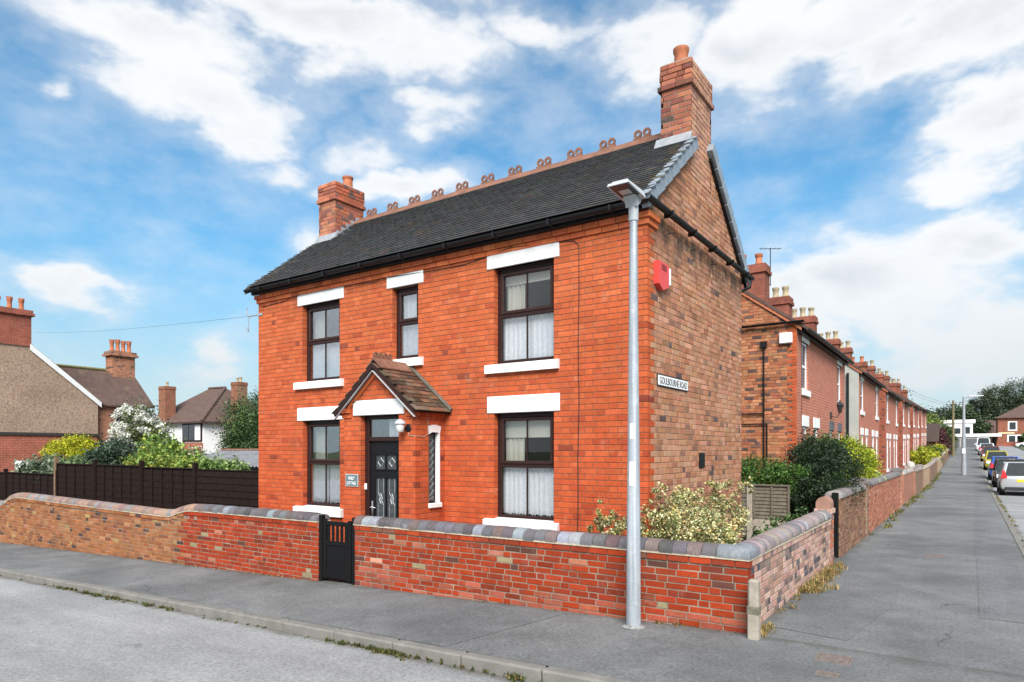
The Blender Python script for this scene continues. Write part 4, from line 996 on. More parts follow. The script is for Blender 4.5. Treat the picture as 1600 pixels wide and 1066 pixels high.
# ================================================================== GARDEN WALLS
WY, WX, WT = 7.07, -1.895, .23
def cop_mesh(L, hw=.145, h=.125, n=9, mat=None):
    pts = [(-hw, 0), (-hw, .028)] + [(hw * .985 * math.cos(math.pi - math.pi * i / n), .028 + (h - .028) * math.sin(math.pi * i / n) ** .85) for i in range(1, n)] + [(hw, .028), (hw, 0)]
    m = MB(); b = .007; m_ = len(pts)
    secs = [(-L / 2 + .0025, .94), (-L / 2 + b, 1.0), (L / 2 - b, 1.0), (L / 2 - .0025, .94)]
    for (t, s) in secs: m.v += [(t, p[0] * s, p[1] * s) for p in pts]
    for k in range(3):
        for i in range(m_ - 1): m.face((k * m_ + i + 1, k * m_ + i, (k + 1) * m_ + i, (k + 1) * m_ + i + 1))
    m.face(range(m_)); m.face([3 * m_ + i for i in range(m_)][::-1])
    me = m.mesh('coping_brick', mat or CP_O); me.polygons.foreach_set('use_smooth', [len(p.vertices) == 4 for p in me.polygons])
    try: me.set_sharp_from_angle(angle=R(35))
    except Exception: pass
    return me
COPM = cop_mesh(.165)
PAL_COP = [(3, (.115, .112, .122)), (3, (.105, .094, .098)), (2.0, (.215, .235, .26)), (1.5, (.145, .108, .104)), (1, (.07, .066, .068))]
PAL_COPR = [(3, (.26, .165, .13)), (2, (.21, .15, .13)), (1.5, (.20, .19, .19)), (1, (.30, .19, .14))]
PAL_R = [(7, (.285, .037, .0115)), (4, (.25, .034, .013)), (2.4, (.20, .033, .016)), (.45, (.33, .12, .075)), (.14, (.25, .20, .12)), (.5, (.10, .040, .031))]
PAL_SW = [(4, (.42, .27, .22)), (3, (.36, .21, .165)), (1.6, (.20, .14, .125)), (.8, (.09, .085, .095)), (1.5, (.48, .32, .26))]
PAL_LW = [(5, (.28, .110, .044)), (4, (.25, .090, .035)), (1.5, (.19, .068, .032)), (.5, (.075, .042, .034)), (.15, (.30, .20, .075)), (1, (.31, .14, .066))]
WC = .0762
def cope_run(parent, pts, pal, zoff=0.0, unit=.1655):
    """coping units along a polyline of (x,y,z)"""
    d = [0]
    for a, b in zip(pts, pts[1:]): d.append(d[-1] + (Vector(b) - Vector(a)).length)
    N = int(round(d[-1] / unit)); L = d[-1] / N
    def at(s):
        for i in range(len(pts) - 1):
            if s <= d[i + 1] or i == len(pts) - 2:
                f = (s - d[i]) / (d[i + 1] - d[i]); return Vector(pts[i]).lerp(Vector(pts[i + 1]), f)
    for k in range(N):
        p0, p1 = at(k * L), at((k + 1) * L); c = (p0 + p1) / 2; v = p1 - p0
        o = put('coping_brick', COPM, None, parent, c + Vector((random.gauss(0, .002), random.gauss(0, .003), random.gauss(0, .003))), (random.gauss(0, .012), -math.atan2(v.z, math.hypot(v.x, v.y)), math.atan2(v.y, v.x) + random.gauss(0, .008)), color=pick(pal(c) if callable(pal) else pal))
        o.scale = (v.length / .165, 1, 1)
# ---- corner wall ----
cw = thing('garden_wall', 'red brick corner garden wall with round blue coping, right of the black gate', 'wall', (WX, WY, 0))
GX1 = -7.82; TOP = .755; SY1 = 12.03
m = MB(); m.prism([(GX1, WY), (WX, WY), (WX, SY1), (WX - WT, SY1), (WX - WT, WY + WT), (GX1, WY + WT)], 'z', -.6, TOP); m.to('wall_core', MORTAR_W, cw)
m = MB(); m.prism([(GX1 - .01, WY - .028), (WX + .028, WY - .028), (WX + .028, SY1), (WX - WT - .028, SY1), (WX - WT - .028, WY + WT + .028), (GX1 - .01, WY + WT + .028)], 'z', TOP - .004, TOP + .018); m.to('bedding_course', BEDDING, cw)
GB = Bricks(); zr = TOP - .008 - 14 * WC
def col_cw(u, z):
    if z < .1 and random.random() < .5: return jit((.30, .075, .045))
    if u < -7.35 and random.random() < .35: return random.choice([jit((.16, .05, .04)), jit((.42, .2, .13)), jit((.25, .06, .035))])
    return pick(PAL_R)
GB.lay('front', WY, course_rects(GX1, WX + .006, -.25, TOP - WC - .004, 'garden', WC, .247, .0125, zref=zr), col_cw, .006, .03, jd=.0035, deep=(.115, .235))
GB.lay('front', WY, course_rects(GX1, WX + .02, TOP - WC, TOP - .008, 'st', .2, .247, .012), [(5, (.285, .039, .013)), (2, (.23, .035, .016)), (.4, (.17, .07, .045))], .02, .04, deep=(.115, .115))
GB.lay('left', GX1, course_rects(WY + .003, WY + WT, -.4, TOP, 'st', WC, .247, .012, zref=zr), PAL_R, .005, .03, vis=False)
for k0 in (0, 1):
    GB.lay('side', WX, [r for r in course_rects(WY + (.127 if k0 == 0 else .247), SY1, -.05, TOP - WC - .004, 'mixed', WC, .24, .0115, zref=zr) if r[5] % 2 == k0], PAL_SW, .006, .03, jd=.003)
GB.lay('side', WX, course_rects(WY + .12, SY1, TOP - WC, TOP - .008, 'st', .2, .124, .010), PAL_SW, .018, .04)
GB.build(cw, BW_O, BW_C, 300)
ccy = WY + WT / 2; ccx = WX - WT / 2
cope_run(cw, [(GX1 + .0, ccy, TOP + .016), (ccx - .20, ccy, TOP + .016)], PAL_COP)
cope_run(cw, [(ccx, ccy + .20, TOP + .016), (ccx, SY1 - .02, TOP + .045)], [(4, (.22, .185, .18)), (3, (.27, .22, .20)), (2, (.17, .16, .165)), (1, (.30, .29, .29))], unit=.135)
# corner coping block (mitred)
m = MB(); hw, h, n = .147, .127, 9
sec = [(-hw, 0), (-hw, .028)] + [(hw * .985 * math.cos(math.pi - math.pi * i / n), .028 + (h - .028) * math.sin(math.pi * i / n) ** .85) for i in range(1, n)] + [(hw, .028), (hw, 0)]
for (dx, dy, kx, ky) in ((-.197, 0, 0, 1), (0, 0, -1, 1), (0, .197, -1, 0)):
    for (q, z) in sec: m.v.append((ccx + dx + kx * q, ccy + dy + ky * q, TOP + .016 + z)) if (kx, ky) != (-1, 1) else m.v.append((ccx - q, ccy + q, TOP + .016 + z))
S = len(sec)
for k in range(2):
    for i in range(S - 1): m.face((k * S + i, k * S + i + 1, (k + 1) * S + i + 1, (k + 1) * S + i)[::-1])
m.cur = (.17, .185, .20); m.c = [m.cur] * len(m.f); m.to('corner_coping', CP_C, cw, smooth=True, col=True)
# end pillar with rounded cap
pl = thing('gate_pillar', 'brick pillar with rounded cap at the far end of the side garden wall', 'pillar', (WX - .12, 12.25, 0))
PYa, PYb, PXa, PXb, PT = 12.035, 12.36, WX - .215, WX + .005, .93
m = MB(); m.box(PXa, PXb, PYa, PYb, -.3, PT); m.to('pillar_core', MORTAR_W, pl)
pb = Bricks()
for o, pln, a, b in (('front', PYa, PXa, PXb), ('side', PXb, PYa, PYb), ('left', PXa, PYa, PYb), ('back', PYb, PXa, PXb)):
    pb.lay(o, pln, course_rects(a, b, -.1, PT - WC, 'flemish', WC, .235, .011), [(2, (.40, .12, .06)), (2, (.33, .19, .15)), (1, (.18, .10, .08))], .006, .03, jd=.002)
    pb.lay(o, pln, course_rects(a - .02, b + .02, PT - WC, PT, 'st', .2, .12, .01), PAL_SW, .028, .04)
pb.build(pl, BW_O, BW_C, 90)
m = MB(); rr = .112; cx = (PXa + PXb) / 2; pts = [(cx - rr, PT)] + [(cx + rr * math.cos(math.pi - math.pi * i / 12), PT + .08 + .12 * math.sin(math.pi * i / 12)) for i in range(13)] + [(cx + rr, PT)]
m.prism(pts, 'y', PYa - .0, PYb + .0); m.cur = (.30, .17, .13); m.c = [m.cur] * len(m.f); m.to('rounded_cap', BW_C, pl, smooth=True, col=True)
# ---- left wall ----
lw = thing('garden_wall', 'long stepped garden wall left of the black gate, orange brick turning red', 'wall', (-15, WY, -.4))
LX1 = -8.69
def zt(x):
    P = [(-60, .25), (-34, .25), (-33.2, .50), (-22.1, .50), (-21.75, .56), (-21.35, .72), (-21.0, .775), (-20.5, .785), (-13.55, .70), (-13.15, .715), (-12.85, .80), (-12.55, .855), (-12.2, .865), (LX1, .875)]
    for (a, za), (b, zb) in zip(P, P[1:]):
        if a <= x <= b: return za + (zb - za) * (x - a) / (b - a)
    return P[-1][1]
LXA = -36.0; xs = fr(LXA, -22.2, 1.2) + fr(-22.1, -20.9, .1) + fr(-20.5, -13.7, .7) + fr(-13.55, -12.1, .1) + fr(-11.9, LX1, .4)
m = MB(); N = len(xs)
for yy in (WY, WY + WT):
    for x in xs: m.v += [(x, yy, -1.6), (x, yy, zt(x) - .135)]
for i in range(N - 1):
    a, b = 2 * i, 2 * i + 2; o = 2 * N
    m.face((a, b, b + 1, a + 1)); m.face((a + o, a + 1 + o, b + 1 + o, b + o)); m.face((a + 1, b + 1, b + 1 + o, a + 1 + o))
e = 2 * N - 2; m.face((e, e + 2 * N, e + 1 + 2 * N, e + 1)); m.to('wall_core', MORTAR_W, lw)
m = MB()
for x in xs:
    z = zt(x) - .137; m.v += [(x, WY - .03, z), (x, WY - .03, z + .02), (x, WY + WT + .03, z + .02), (x, WY + WT + .03, z)]
for i in range(N - 1):
    for k in range(3): a = 4 * i + k; m.face((a, a + 4, a + 5, a + 1))
m.face((4 * N - 4, 4 * N - 3, 4 * N - 2, 4 * N - 1)); m.to('bedding_course', BEDDING, lw)
LB = Bricks(); 
def col_lw(u, z):
    f = -12.75 + (0.12 if int(z / WC) % 2 else -.12)
    if u > f:
        if random.random() < .01: return jit((.28, .22, .13))
        return pick(PAL_R)
    return pick(PAL_LW)
zr2 = .735 - 30 * WC
LB.lay('front', WY, course_rects(-26, LX1, -1.0, .8, 'garden', WC, .24, .011, top=lambda u: zt(u) - .140 - WC, zref=zr2), col_lw, .005, .03, jd=.003)
# oversailing course follows the coping
x = LX1
while x > -26:
    w = .235; xc = x - w / 2; za, zb = zt(x), zt(x - w)
    c = col_lw(xc, .6); z = zt(xc) - .139 - WC / 2
    LB.b.append(((xc, WY, z), 'front', w - .011, WC - .008, .022 + random.uniform(-.002, .002), .04, c, abs(za - zb) < .02)); x -= w
LB.lay('side', LX1, course_rects(WY + .003, WY + WT, -.4, .73, 'st', WC, .247, .012, zref=zr2), PAL_R, .005, .03, vis=False)
LB.build(lw, BW_O, BW_C, 300)
cope_run(lw, [(x, WY + WT / 2, zt(x) - .120) for x in [LX1 - .001] + [q for q in xs[::-1] if q > -27 and q < LX1 - .05]], lambda c: PAL_COP if c.x > -12.3 else PAL_COPR)

# ---- gate ----
gt_ = thing('garden_gate', 'black painted wooden garden gate with upright bars at the top', 'gate', (-8.26, WY, -.2))
ga, gb, gzb, gzt = -8.60, -7.94, -.16, .80
for nm, a, b, z0, z1 in (('gate_post', -8.685, -8.615, -.4, .86), ('gate_post', -7.905, -7.835, -.4, .86)):
    m = MB(); m.bbox(a, b, WY + .01, WY + .09, z0, z1, .006); m.to(nm, BLACKW, gt_)
for a, b in ((ga, ga + .075), (gb - .075, gb)):
    m = MB(); m.bbox(a, b, WY + .02, WY + .065, gzb, gzt, .005); m.to('stile', BLACKW, gt_)
for z0, z1 in ((gzt - .10, gzt - .03), (.385, .455), (gzb + .02, gzb + .10)):
    m = MB(); m.bbox(ga + .075, gb - .075, WY + .024, WY + .06, z0, z1, .005); m.to('rail', BLACKW, gt_)
nb = 5
for i in range(nb):
    c = ga + .075 + (gb - ga - .15) * (i + .5) / nb; m = MB(); m.bbox(c - .028, c + .028, WY + .032, WY + .052, .455, gzt - .10, .004); m.to('bar', BLACKW, gt_)
for i in range(6):
    w = (gb - ga - .15) / 6; a = ga + .075 + i * w; m = MB(); m.bbox(a + .0015, a + w - .0015, WY + .034, WY + .05, gzb + .10, .385, .003); m.to('board', BLACKW, gt_)

# ================================================================== STREET LAMP, POST, SIGNS
lp = thing('street_lamp', 'tall galvanised street lamp with flat LED head in front of the wall', 'street lamp', (-3.03, 6.75, -.03))
lx, ly, lz = -3.03, 6.75, -.06
m = MB(); m.lathe(lx, ly, [(.080, lz), (.080, .10), (.078, .5), (.073, 1.3), (.0715, 1.305), (.058, 2.6), (.045, 4.2), (.042, 4.50)], 24); m.to('pole', GALVP, lp, smooth=True)
m = MB(); m.lathe(lx, ly, [(.052, 4.42), (.054, 4.43), (.054, 4.64), (.050, 4.66)], 20); m.to('spigot', LAMPW, lp, smooth=True)
# head: wedge-shaped lantern reaching over the road (-y)
m = MB(); hx = .125; y1, y0 = ly + .05, ly - .40
tilt = .07
def hz(y): return 4.665 + (ly - y) * tilt
m.hexa([(lx - hx, y0, hz(y0)), (lx + hx, y0, hz(y0)), (lx + hx, y1, hz(y1)), (lx - hx, y1, hz(y1)), (lx - hx + .01, y0 + .01, hz(y0) + .03), (lx + hx - .01, y0 + .01, hz(y0) + .03), (lx + hx - .02, y1 - .01, hz(y1) + .075), (lx - hx + .02, y1 - .01, hz(y1) + .075)])
hd = m.to('lantern', LAMPW, lp)
m = MB(); m.hexa([(lx - hx + .02, y0 + .02, hz(y0 + .02) - .004), (lx + hx - .02, y0 + .02, hz(y0 + .02) - .004), (lx + hx - .02, y1 - .13, hz(y1 - .13) - .004), (lx - hx + .02, y1 - .13, hz(y1 - .13) - .004), (lx - hx + .02, y0 + .02, hz(y0 + .02) + .01), (lx + hx - .02, y0 + .02, hz(y0 + .02) + .01), (lx + hx - .02, y1 - .13, hz(y1 - .13) + .01), (lx - hx + .02, y1 - .13, hz(y1 - .13) + .01)]); m.to('underside_glass', LAMPD, hd)
for i in range(2):
    m = MB(); a = y0 + .14 + i * .14; m.hexa([(lx - .06, a, hz(a) - .008), (lx + .06, a, hz(a) - .008), (lx + .06, a + .11, hz(a + .11) - .008), (lx - .06, a + .11, hz(a + .11) - .008), (lx - .06, a, hz(a)), (lx + .06, a, hz(a)), (lx + .06, a + .11, hz(a + .11)), (lx - .06, a + .11, hz(a + .11))]); m.to('led_array', LEDM, hd)
m = MB(); pts = [(y1 - .20, hz(y1) + .055)] + [(y1 - .10 + .10 * math.sin(math.pi * k / 10), hz(y1) + .10 - .20 * k / 10) for k in range(11)] + [(y1 - .12, hz(y1) - .05), (y1 - .16, hz(y1) + .0)]
m.prism(pts, 'x', lx - .07, lx + .07); m.to('rear_shell', LAMPW, hd, smooth=True)
for i in range(6):
    m = MB(); a = y0 + .05 + i * .05; m.box(lx - .09, lx + .09, a, a + .008, hz(a) + .03, hz(a) + .062); m.to('cooling_fin', LAMPW, hd)
m = MB(); m.lathe(lx, ly - .02, [(.03, 4.73), (.034, 4.75), (.034, 4.79), (.02, 4.80)], 12); m.to('photocell', WHITEP, hd, smooth=True)
for z0, z1, r_ in ((2.03, 2.20, .0645), (1.52, 1.78, .0705), (1.36, 1.42, .0775)):
    m = MB(); n = len(m.v)
    for k in range(7):
        a = R(-102 + 50 * k / 6); 
        for z in (z0, z1): m.v.append((lx + (r_ + .0015) * math.cos(a), ly + (r_ + .0015) * math.sin(a), z))
    for k in range(6): m.face((2 * k, 2 * k + 2, 2 * k + 3, 2 * k + 1))
    if z0 > 1.5: m.to('sticker', STICK, lp)
m = MB(); dpts = []
for k in range(7): a = R(-95 + 60 * k / 6); dpts.append((lx + .0815 * math.cos(a), ly + .0815 * math.sin(a)))
for z0, z1 in ((.22, .62),):
    for k in range(6): m.quad((dpts[k][0], dpts[k][1], z0), (dpts[k + 1][0], dpts[k + 1][1], z0), (dpts[k + 1][0], dpts[k + 1][1], z1), (dpts[k][0], dpts[k][1], z1))
m.to('access_door', GALVP, lp)
m = MB(); rg = random.Random(3); pr = [(.080, lz + .06), (.086, lz + .048), (.10, lz + .04), (.125, lz + .031)]; m.lathe(lx, ly, pr, 18, False)
m.v = [(x + rg.uniform(-.012, .012), y + rg.uniform(-.012, .012), z) for x, y, z in m.v]; m.to('cement_collar', plain('cement_splash', (.22, .22, .215), .95, .4, 25, .7, 60), lp)

cp = thing('marker_post', 'short weathered concrete post at the foot of the wall corner', 'post', (-1.79, 6.93, 0))
m = MB(); m.bbox(-1.845, -1.735, 6.86, 6.97, -.1, .295, .012); m.to('post_base', CONC, cp)
m = MB(); m.bbox(-1.843, -1.737, 6.862, 6.968, .30, .60, .02); m.to('post_top', CONC, cp)
m = MB(); m.bbox(-1.848, -1.732, 6.857, 6.973, .25, .335, .006); m.to('cracked_band', plain('mossy_concrete', (.15, .14, .10), .95, .3, 12, .6, 60), cp)
# street name plate
sg = thing('street_sign', 'white street name sign on the gable reading GOULBOURNE ROAD', 'sign', (HX1 + .02, 9.16, 2.8))
SY, SZ, SW, SH = 9.165, 2.872, 1.19, .165
m = MB(); m.bbox(HX1 + .008, HX1 + .022, SY - SW / 2, SY + SW / 2, SZ - SH / 2, SZ + SH / 2, .005); m.to('border', SIGNK, sg)
m = MB(); m.bbox(HX1 + .010, HX1 + .026, SY - SW / 2 + .016, SY + SW / 2 - .016, SZ - SH / 2 + .014, SZ + SH / 2 - .014, .004); m.to('plate', WHITEP, sg)
me = text_mesh('GOULBOURNE ROAD', SW - .13, .098); me.materials.append(SIGNK); put('lettering', me, None, sg, (HX1 + .0272, SY, SZ), (math.pi / 2, 0, math.pi / 2))
# alarm box
al = thing('alarm_box', 'red burglar alarm box with white end high on the gable', 'alarm', (HX1 + .02, 8.6, 4.1))
m = MB(); pts = [(8.47, 4.16), (8.62, 4.09), (8.83, 4.17), (8.83, 4.47), (8.47, 4.47)]; m.prism(pts, 'x', HX1 + .006, HX1 + .085); m.to('cover', RED, al)
m = MB(); m.bbox(HX1 + .006, HX1 + .087, 8.831, 8.90, 4.20, 4.44, .006); m.to('side_panel', WHITEP, al)
for i in range(4): m = MB(); z = 4.36 + i * .022; m.box(HX1 + .084, HX1 + .088, 8.56, 8.73, z, z + .009); m.to('sounder_slot', plain('slot%d' % i, (.12, .01, .01), .6, 0), al)
# house name plate
hp = thing('name_plate', 'grey slate house name plate reading HOLLY COTTAGE beside the porch door', 'sign', (-8.42, PY - .01, 1.3))
m = MB(); m.bbox(-8.572, -8.268, PY - .022, PY - .006, 1.305, 1.515, .004); m.to('frame', plain('pewter', (.30, .33, .33), .5, .1, 20), hp)
m = MB(); m.bbox(-8.555, -8.285, PY - .026, PY - .012, 1.322, 1.498, .003); m.to('plate', PLATE, hp)
for tx, z, w in (('HOLLY', 1.447, .15), ('COTTAGE', 1.365, .215)):
    me = text_mesh(tx, w, .052); me.materials.append(WHITEP); put('lettering', me, None, hp, (-8.42, PY - .0275, z), (math.pi / 2, 0, 0))
# porch light
wl = thing('wall_light', 'silver coach light with frosted shade beside the front door', 'wall light', (-7.21, PY, 2.3))
m = MB(); m.lathe(-7.155, PY - .03, [(.055, 2.19), (.065, 2.20), (.055, 2.24), (.03, 2.25)], 14); m.v = [(x, PY - .008 - (z - 2.19) * .3, 2.25 + (y - PY + .03)) for x, y, z in m.v]; m.to('back_plate', BLACKP, wl, smooth=True)
m = MB(); m.tube([(-7.155, PY - .02, 2.25), (-7.155, PY - .10, 2.25), (-7.19, PY - .14, 2.30), (-7.20, PY - .14, 2.34)], .012, 8); m.to('arm', BLACKP, wl, smooth=True)
m = MB(); m.lathe(-7.20, PY - .14, [(.02, 2.385), (.05, 2.37), (.085, 2.33), (.088, 2.315), (.07, 2.31)], 16); m.to('hood', LAMPW, wl, smooth=True)
m = MB(); m.lathe(-7.20, PY - .14, [(.062, 2.312), (.066, 2.26), (.055, 2.20), (.04, 2.185)], 16); m.to('shade', plain('frosted_glass', (.55, .55, .52), .4, .05, 20), wl, smooth=True)
m = MB(); m.tube([(-7.15, PY - .012, 2.19), (-7.14, PY - .012, 2.14), (-7.03, PY - .012, 2.13), (PX1 + .012, PY + .01, 2.125), (PX1 + .012, 7.76, 2.12), (PX1 + .012, 7.84, 2.16), (PX1 + .012, 7.84, 2.43)], .006, 5); m.to('cable', plain('grey_cable', (.35, .25, .2), .6, 0), wl)

# manhole covers
def cover(label, x0, x1, y0, y1):
    t = thing('manhole_cover', label, 'manhole', ((x0 + x1) / 2, (y0 + y1) / 2, 0), 'pavement access covers')
    m = MB(); b = .022
    for (a, c, d, e) in ((x0, x1, y0, y0 + b), (x0, x1, y1 - b, y1), (x0, x0 + b, y0 + b, y1 - b), (x1 - b, x1, y0 + b, y1 - b)): m.box(a, c, d, e, -.05, .007)
    m.to('frame', CAST, t)
    m = MB(); m.box(x0 + b + .004, x1 - b - .004, y0 + b + .004, y1 - b - .004, -.05, .0055)
    nx, ny = int((x1 - x0) / .035), int((y1 - y0) / .035)
    for i in range(nx):
        for j in range(ny):
            a = x0 + b + .012 + i * (x1 - x0 - 2 * b) / nx; d = y0 + b + .012 + j * (y1 - y0 - 2 * b) / ny; m.box(a, a + .016, d, d + .016, .0055, .0095)
    m.to('cover', CAST, t)
cover('larger rectangular cast iron cover in the near pavement', -1.16, -.86, 6.52, 6.78)
cover('small cast iron cover nearest the camera in the pavement', -1.08, -.90, 6.10, 6.22)
cover('dark iron cover further along the side pavement', -.66, -.36, 14.05, 14.35)

# ================================================================== SIDE GARDEN: shrub, fence, hedge
VAR = [(.62, .57, .28), (.66, .62, .38), (.58, .54, .26), (.34, .36, .12), (.18, .23, .07), (.50, .33, .11), (.08, .12, .045)]
sb = [(-2.85, 7.95, .85, .5, .4, .42), (-3.1, 8.5, .95, .4, .5, .42), (-2.5, 8.1, .75, .32, .4, .35), (-2.35, 7.75, .72, .25, .25, .25), (-3.3, 7.75, .85, .35, .25, .35), (-3.85, 7.72, .86, .26, .2, .34), (-3.6, 7.7, .8, .34, .22, .32), (-2.75, 8.9, .9, .35, .5, .4)]
sh = bush('variegated_shrub', 'sprawling cream and green variegated shrub inside the wall corner', 'shrub', sb, 22000, .040, VAR, 11, mat=LEAFG, base=(-2.85, 8.4, .0), nclump=330, clump=.24, shell=.35, ntips=14, trunk_r=.014)
leaf_cloud('twig_leaves', [(-3.0, 9.0, 1.33, .25, .4, .2), (-2.75, 9.3, 1.3, .2, .3, .2), (-2.6, 9.6, 1.42, .14, .2, .14), (-3.2, 8.2, 1.32, .25, .3, .16), (-3.85, 7.7, 1.15, .15, .12, .12)], 2600, .036, VAR, LEAFG, sh, 12, .2, 60)
stems(sh, (-2.85, 8.3, .1), [(-3.0, 9.0, 1.4), (-2.6, 9.6, 1.5), (-2.75, 9.3, 1.4), (-3.2, 8.2, 1.4), (-3.85, 7.7, 1.2), (-2.4, 7.9, .9)], .009, 'twig', seed=5)
GRN = [(.05, .10, .025), (.07, .14, .03), (.035, .07, .02)]
bush('low_plant', 'low green plant beside the pillar inside the side wall', 'plant', [(-2.4, 11.2, .55, .3, .6, .30), (-2.5, 10.5, .45, .3, .5, .25), (-2.3, 11.7, .70, .2, .35, .22)], 2600, .06, [(.06, .13, .03), (.10, .19, .05), (.04, .085, .025)], 13, nclump=60)
# lap fence panel with concrete post
lf = thing('lap_fence', 'weathered grey lap fence panel with concrete post behind the cottage', 'fence', (-2.9, 12.9, 0))
m = MB(); m.bbox(-3.47, -3.36, 12.86, 12.96, -.1, 1.27, .01); m.to('concrete_post', CONC, lf)
m = MB(); m.bbox(-3.36, -2.70, 12.89, 12.93, .38, .63, .008); m.to('gravel_board', CONC, lf)
for i in range(9):
    m = MB(); z = .635 + i * .067; m.hexa([(-3.355, 12.875, z), (-2.70, 12.875, z + random.uniform(-.006, .006)), (-2.70, 12.90, z), (-3.355, 12.90, z), (-3.355, 12.898, z + .082), (-2.70, 12.898, z + .082), (-2.70, 12.91, z + .082), (-3.355, 12.91, z + .082)]); m.to('lap_board', TIMBER_G, lf)
for xx in (-3.35, -3.03, -2.735): m = MB(); m.bbox(xx, xx + .035, 12.855, 12.875, .635, 1.26, .004); m.to('batten', TIMBER_G, lf)
m = MB(); m.bbox(-3.355, -2.69, 12.85, 12.925, 1.24, 1.27, .005); m.to('capping', TIMBER_G, lf)
lf2 = thing('lap_fence', 'dark lap fence panel tucked behind the cottage rear corner', 'fence', (-4.2, 12.9, 0))
for i in range(12):
    m = MB(); z = .3 + i * .08; m.hexa([(-5.0, 12.875, z), (-3.475, 12.875, z), (-3.475, 12.90, z), (-5.0, 12.90, z), (-5.0, 12.898, z + .09), (-3.475, 12.898, z + .09), (-3.475, 12.91, z + .09), (-5.0, 12.91, z + .09)]); m.to('lap_board', TIMBER_G, lf2)
HG = [(.055, .12, .022), (.085, .18, .03), (.12, .24, .04), (.035, .075, .016)]
bush('privet_hedge', 'clipped bright green hedge rising above the grey lap fence panel', 'hedge', [(-3.55, 13.9, 1.25, .65, .6, .48), (-2.95, 13.8, 1.2, .55, .55, .42), (-4.2, 14, 1.2, .6, .6, .48)], 20000, .05, HG, 21, nclump=420, clump=.26, shell=.82)
DG = [(.018, .035, .015), (.025, .05, .02), (.035, .065, .022), (.012, .024, .012)]
bush('conifer_bush', 'big dark green conifer bush behind the side garden wall', 'bush', [(-2.44, 13.08, .85, .26, .3, .62), (-2.36, 13.35, .75, .30, .5, .62), (-2.42, 13.6, 1.1, .36, .5, .5), (-2.5, 14.6, 1.05, .6, .8, .85), (-2.45, 15.6, 1.25, .6, .8, .85), (-2.5, 14.1, .6, .5, .5, .6), (-2.7, 15.1, 1.65, .5, .6, .45)], 34000, .055, DG, 22, nclump=520, clump=.24, shell=.75, aspect=2.6)
bush('leafy_shrub', 'small leafy shrub with reddish tips beside the first terraced house', 'shrub', [(-3.1, 17.6, 1.75, .4, .5, .55), (-3.0, 18.4, 1.5, .4, .6, .6)], 3500, .08, [(.04, .08, .02), (.06, .11, .03), (.16, .06, .03)], 23, nclump=70)
bush('golden_bush', 'rounded golden yellow bush over the low terrace wall', 'bush', [(-2.65, 18.9, 1.25, .62, 1.2, .95), (-2.6, 20.2, 1.2, .6, .9, .8)], 26000, .06, [(.34, .40, .025), (.46, .48, .03), (.24, .31, .02), (.16, .24, .02)], 24, nclump=460, clump=.24, shell=.82)
bush('mixed_bush', 'mid green bush between the conifer and the golden bush', 'bush', [(-2.9, 17.1, 1.75, .5, .7, .5), (-2.8, 16.6, 1.2, .5, .6, .6)], 5000, .075, [(.05, .10, .025), (.08, .15, .03), (.03, .06, .02)], 25, nclump=110)

# ---- weeds: dry grass along the side wall, moss and weeds in the gutter ----
def weeds(name, label, spots, cols, h, n, spread, seed, wid=.006):
    rg = random.Random(seed); m = MB()
    for (x, y, s) in spots:
        for _ in range(int(n * s)):
            a = rg.random() * 6.283; r_ = abs(rg.gauss(0, spread)) * s; bx, by_ = x + r_ * math.cos(a), y + r_ * math.sin(a); z = gz(bx, by_) + (-.0 if name != 'gutter_weeds' else -.1)
            L = h * s * rg.uniform(.4, 1.2); le = rg.random() * 6.283; ln = L * rg.uniform(.3, 1.3); dx, dy = math.cos(le), math.sin(le)
            k = rg.uniform(.6, 1.3); c = rg.choice(cols); m.cur = tuple(q * k for q in c)
            p0, p1, p2 = Vector((bx, by_, z)), Vector((bx + dx * ln * .4, by_ + dy * ln * .4, z + L * .7)), Vector((bx + dx * ln, by_ + dy * ln, z + L * rg.uniform(.5, 1)))
            w = Vector((-dy, dx, 0)) * wid * rg.uniform(.6, 1.6)
            m.quad(p0 - w, p0 + w, p1 + w * .8, p1 - w * .8); m.tri(p1 - w * .8, p1 + w * .8, p2)
    o = m.to(name, DRYG, col=True, kind='stuff'); tag(o, label, 'weeds'); return o
rg = random.Random(9); spots = []
for _ in range(46):
    f = rg.random(); yy = 9.5 + 2.7 * f; spots.append((WX + .05 + abs(rg.gauss(0, .11)), yy, rg.uniform(.5, 1.1)))
for _ in range(10): spots.append((WX + .04 + abs(rg.gauss(0, .05)), rg.uniform(7.3, 9.5), rg.uniform(.25, .6)))
for _ in range(6): spots.append((WX + .08 + abs(rg.gauss(0, .06)), rg.uniform(7.05, 7.5), rg.uniform(.5, .8)))
weeds('dry_grass', 'dry straw coloured weeds along the foot of the side wall', spots, [(.36, .24, .10), (.42, .30, .13), (.27, .16, .07), (.20, .17, .06), (.15, .16, .05)], .12, 46, .075, 1, .004)
spots = []
for _ in range(110):
    xx = -2.4 - 15 * rg.random(); spots.append((xx, 4.955 - abs(rg.gauss(0, .035)), rg.uniform(.2, .6)))
for c0 in (-12.5, -11.6, -10.8, -5.6, -5.2, -4.9, -4.7, -9.6, -3.4):
    for _ in range(14): spots.append((c0 + rg.gauss(0, .22), 4.95 - abs(rg.gauss(0, .04)), rg.uniform(.4, 1.0)))
weeds('gutter_weeds', 'green weeds and moss growing in the gutter below the kerb', spots, [(.06, .085, .025), (.09, .11, .03), (.13, .12, .04), (.14, .10, .045), (.045, .065, .02)], .06, 12, .035, 2, .007)
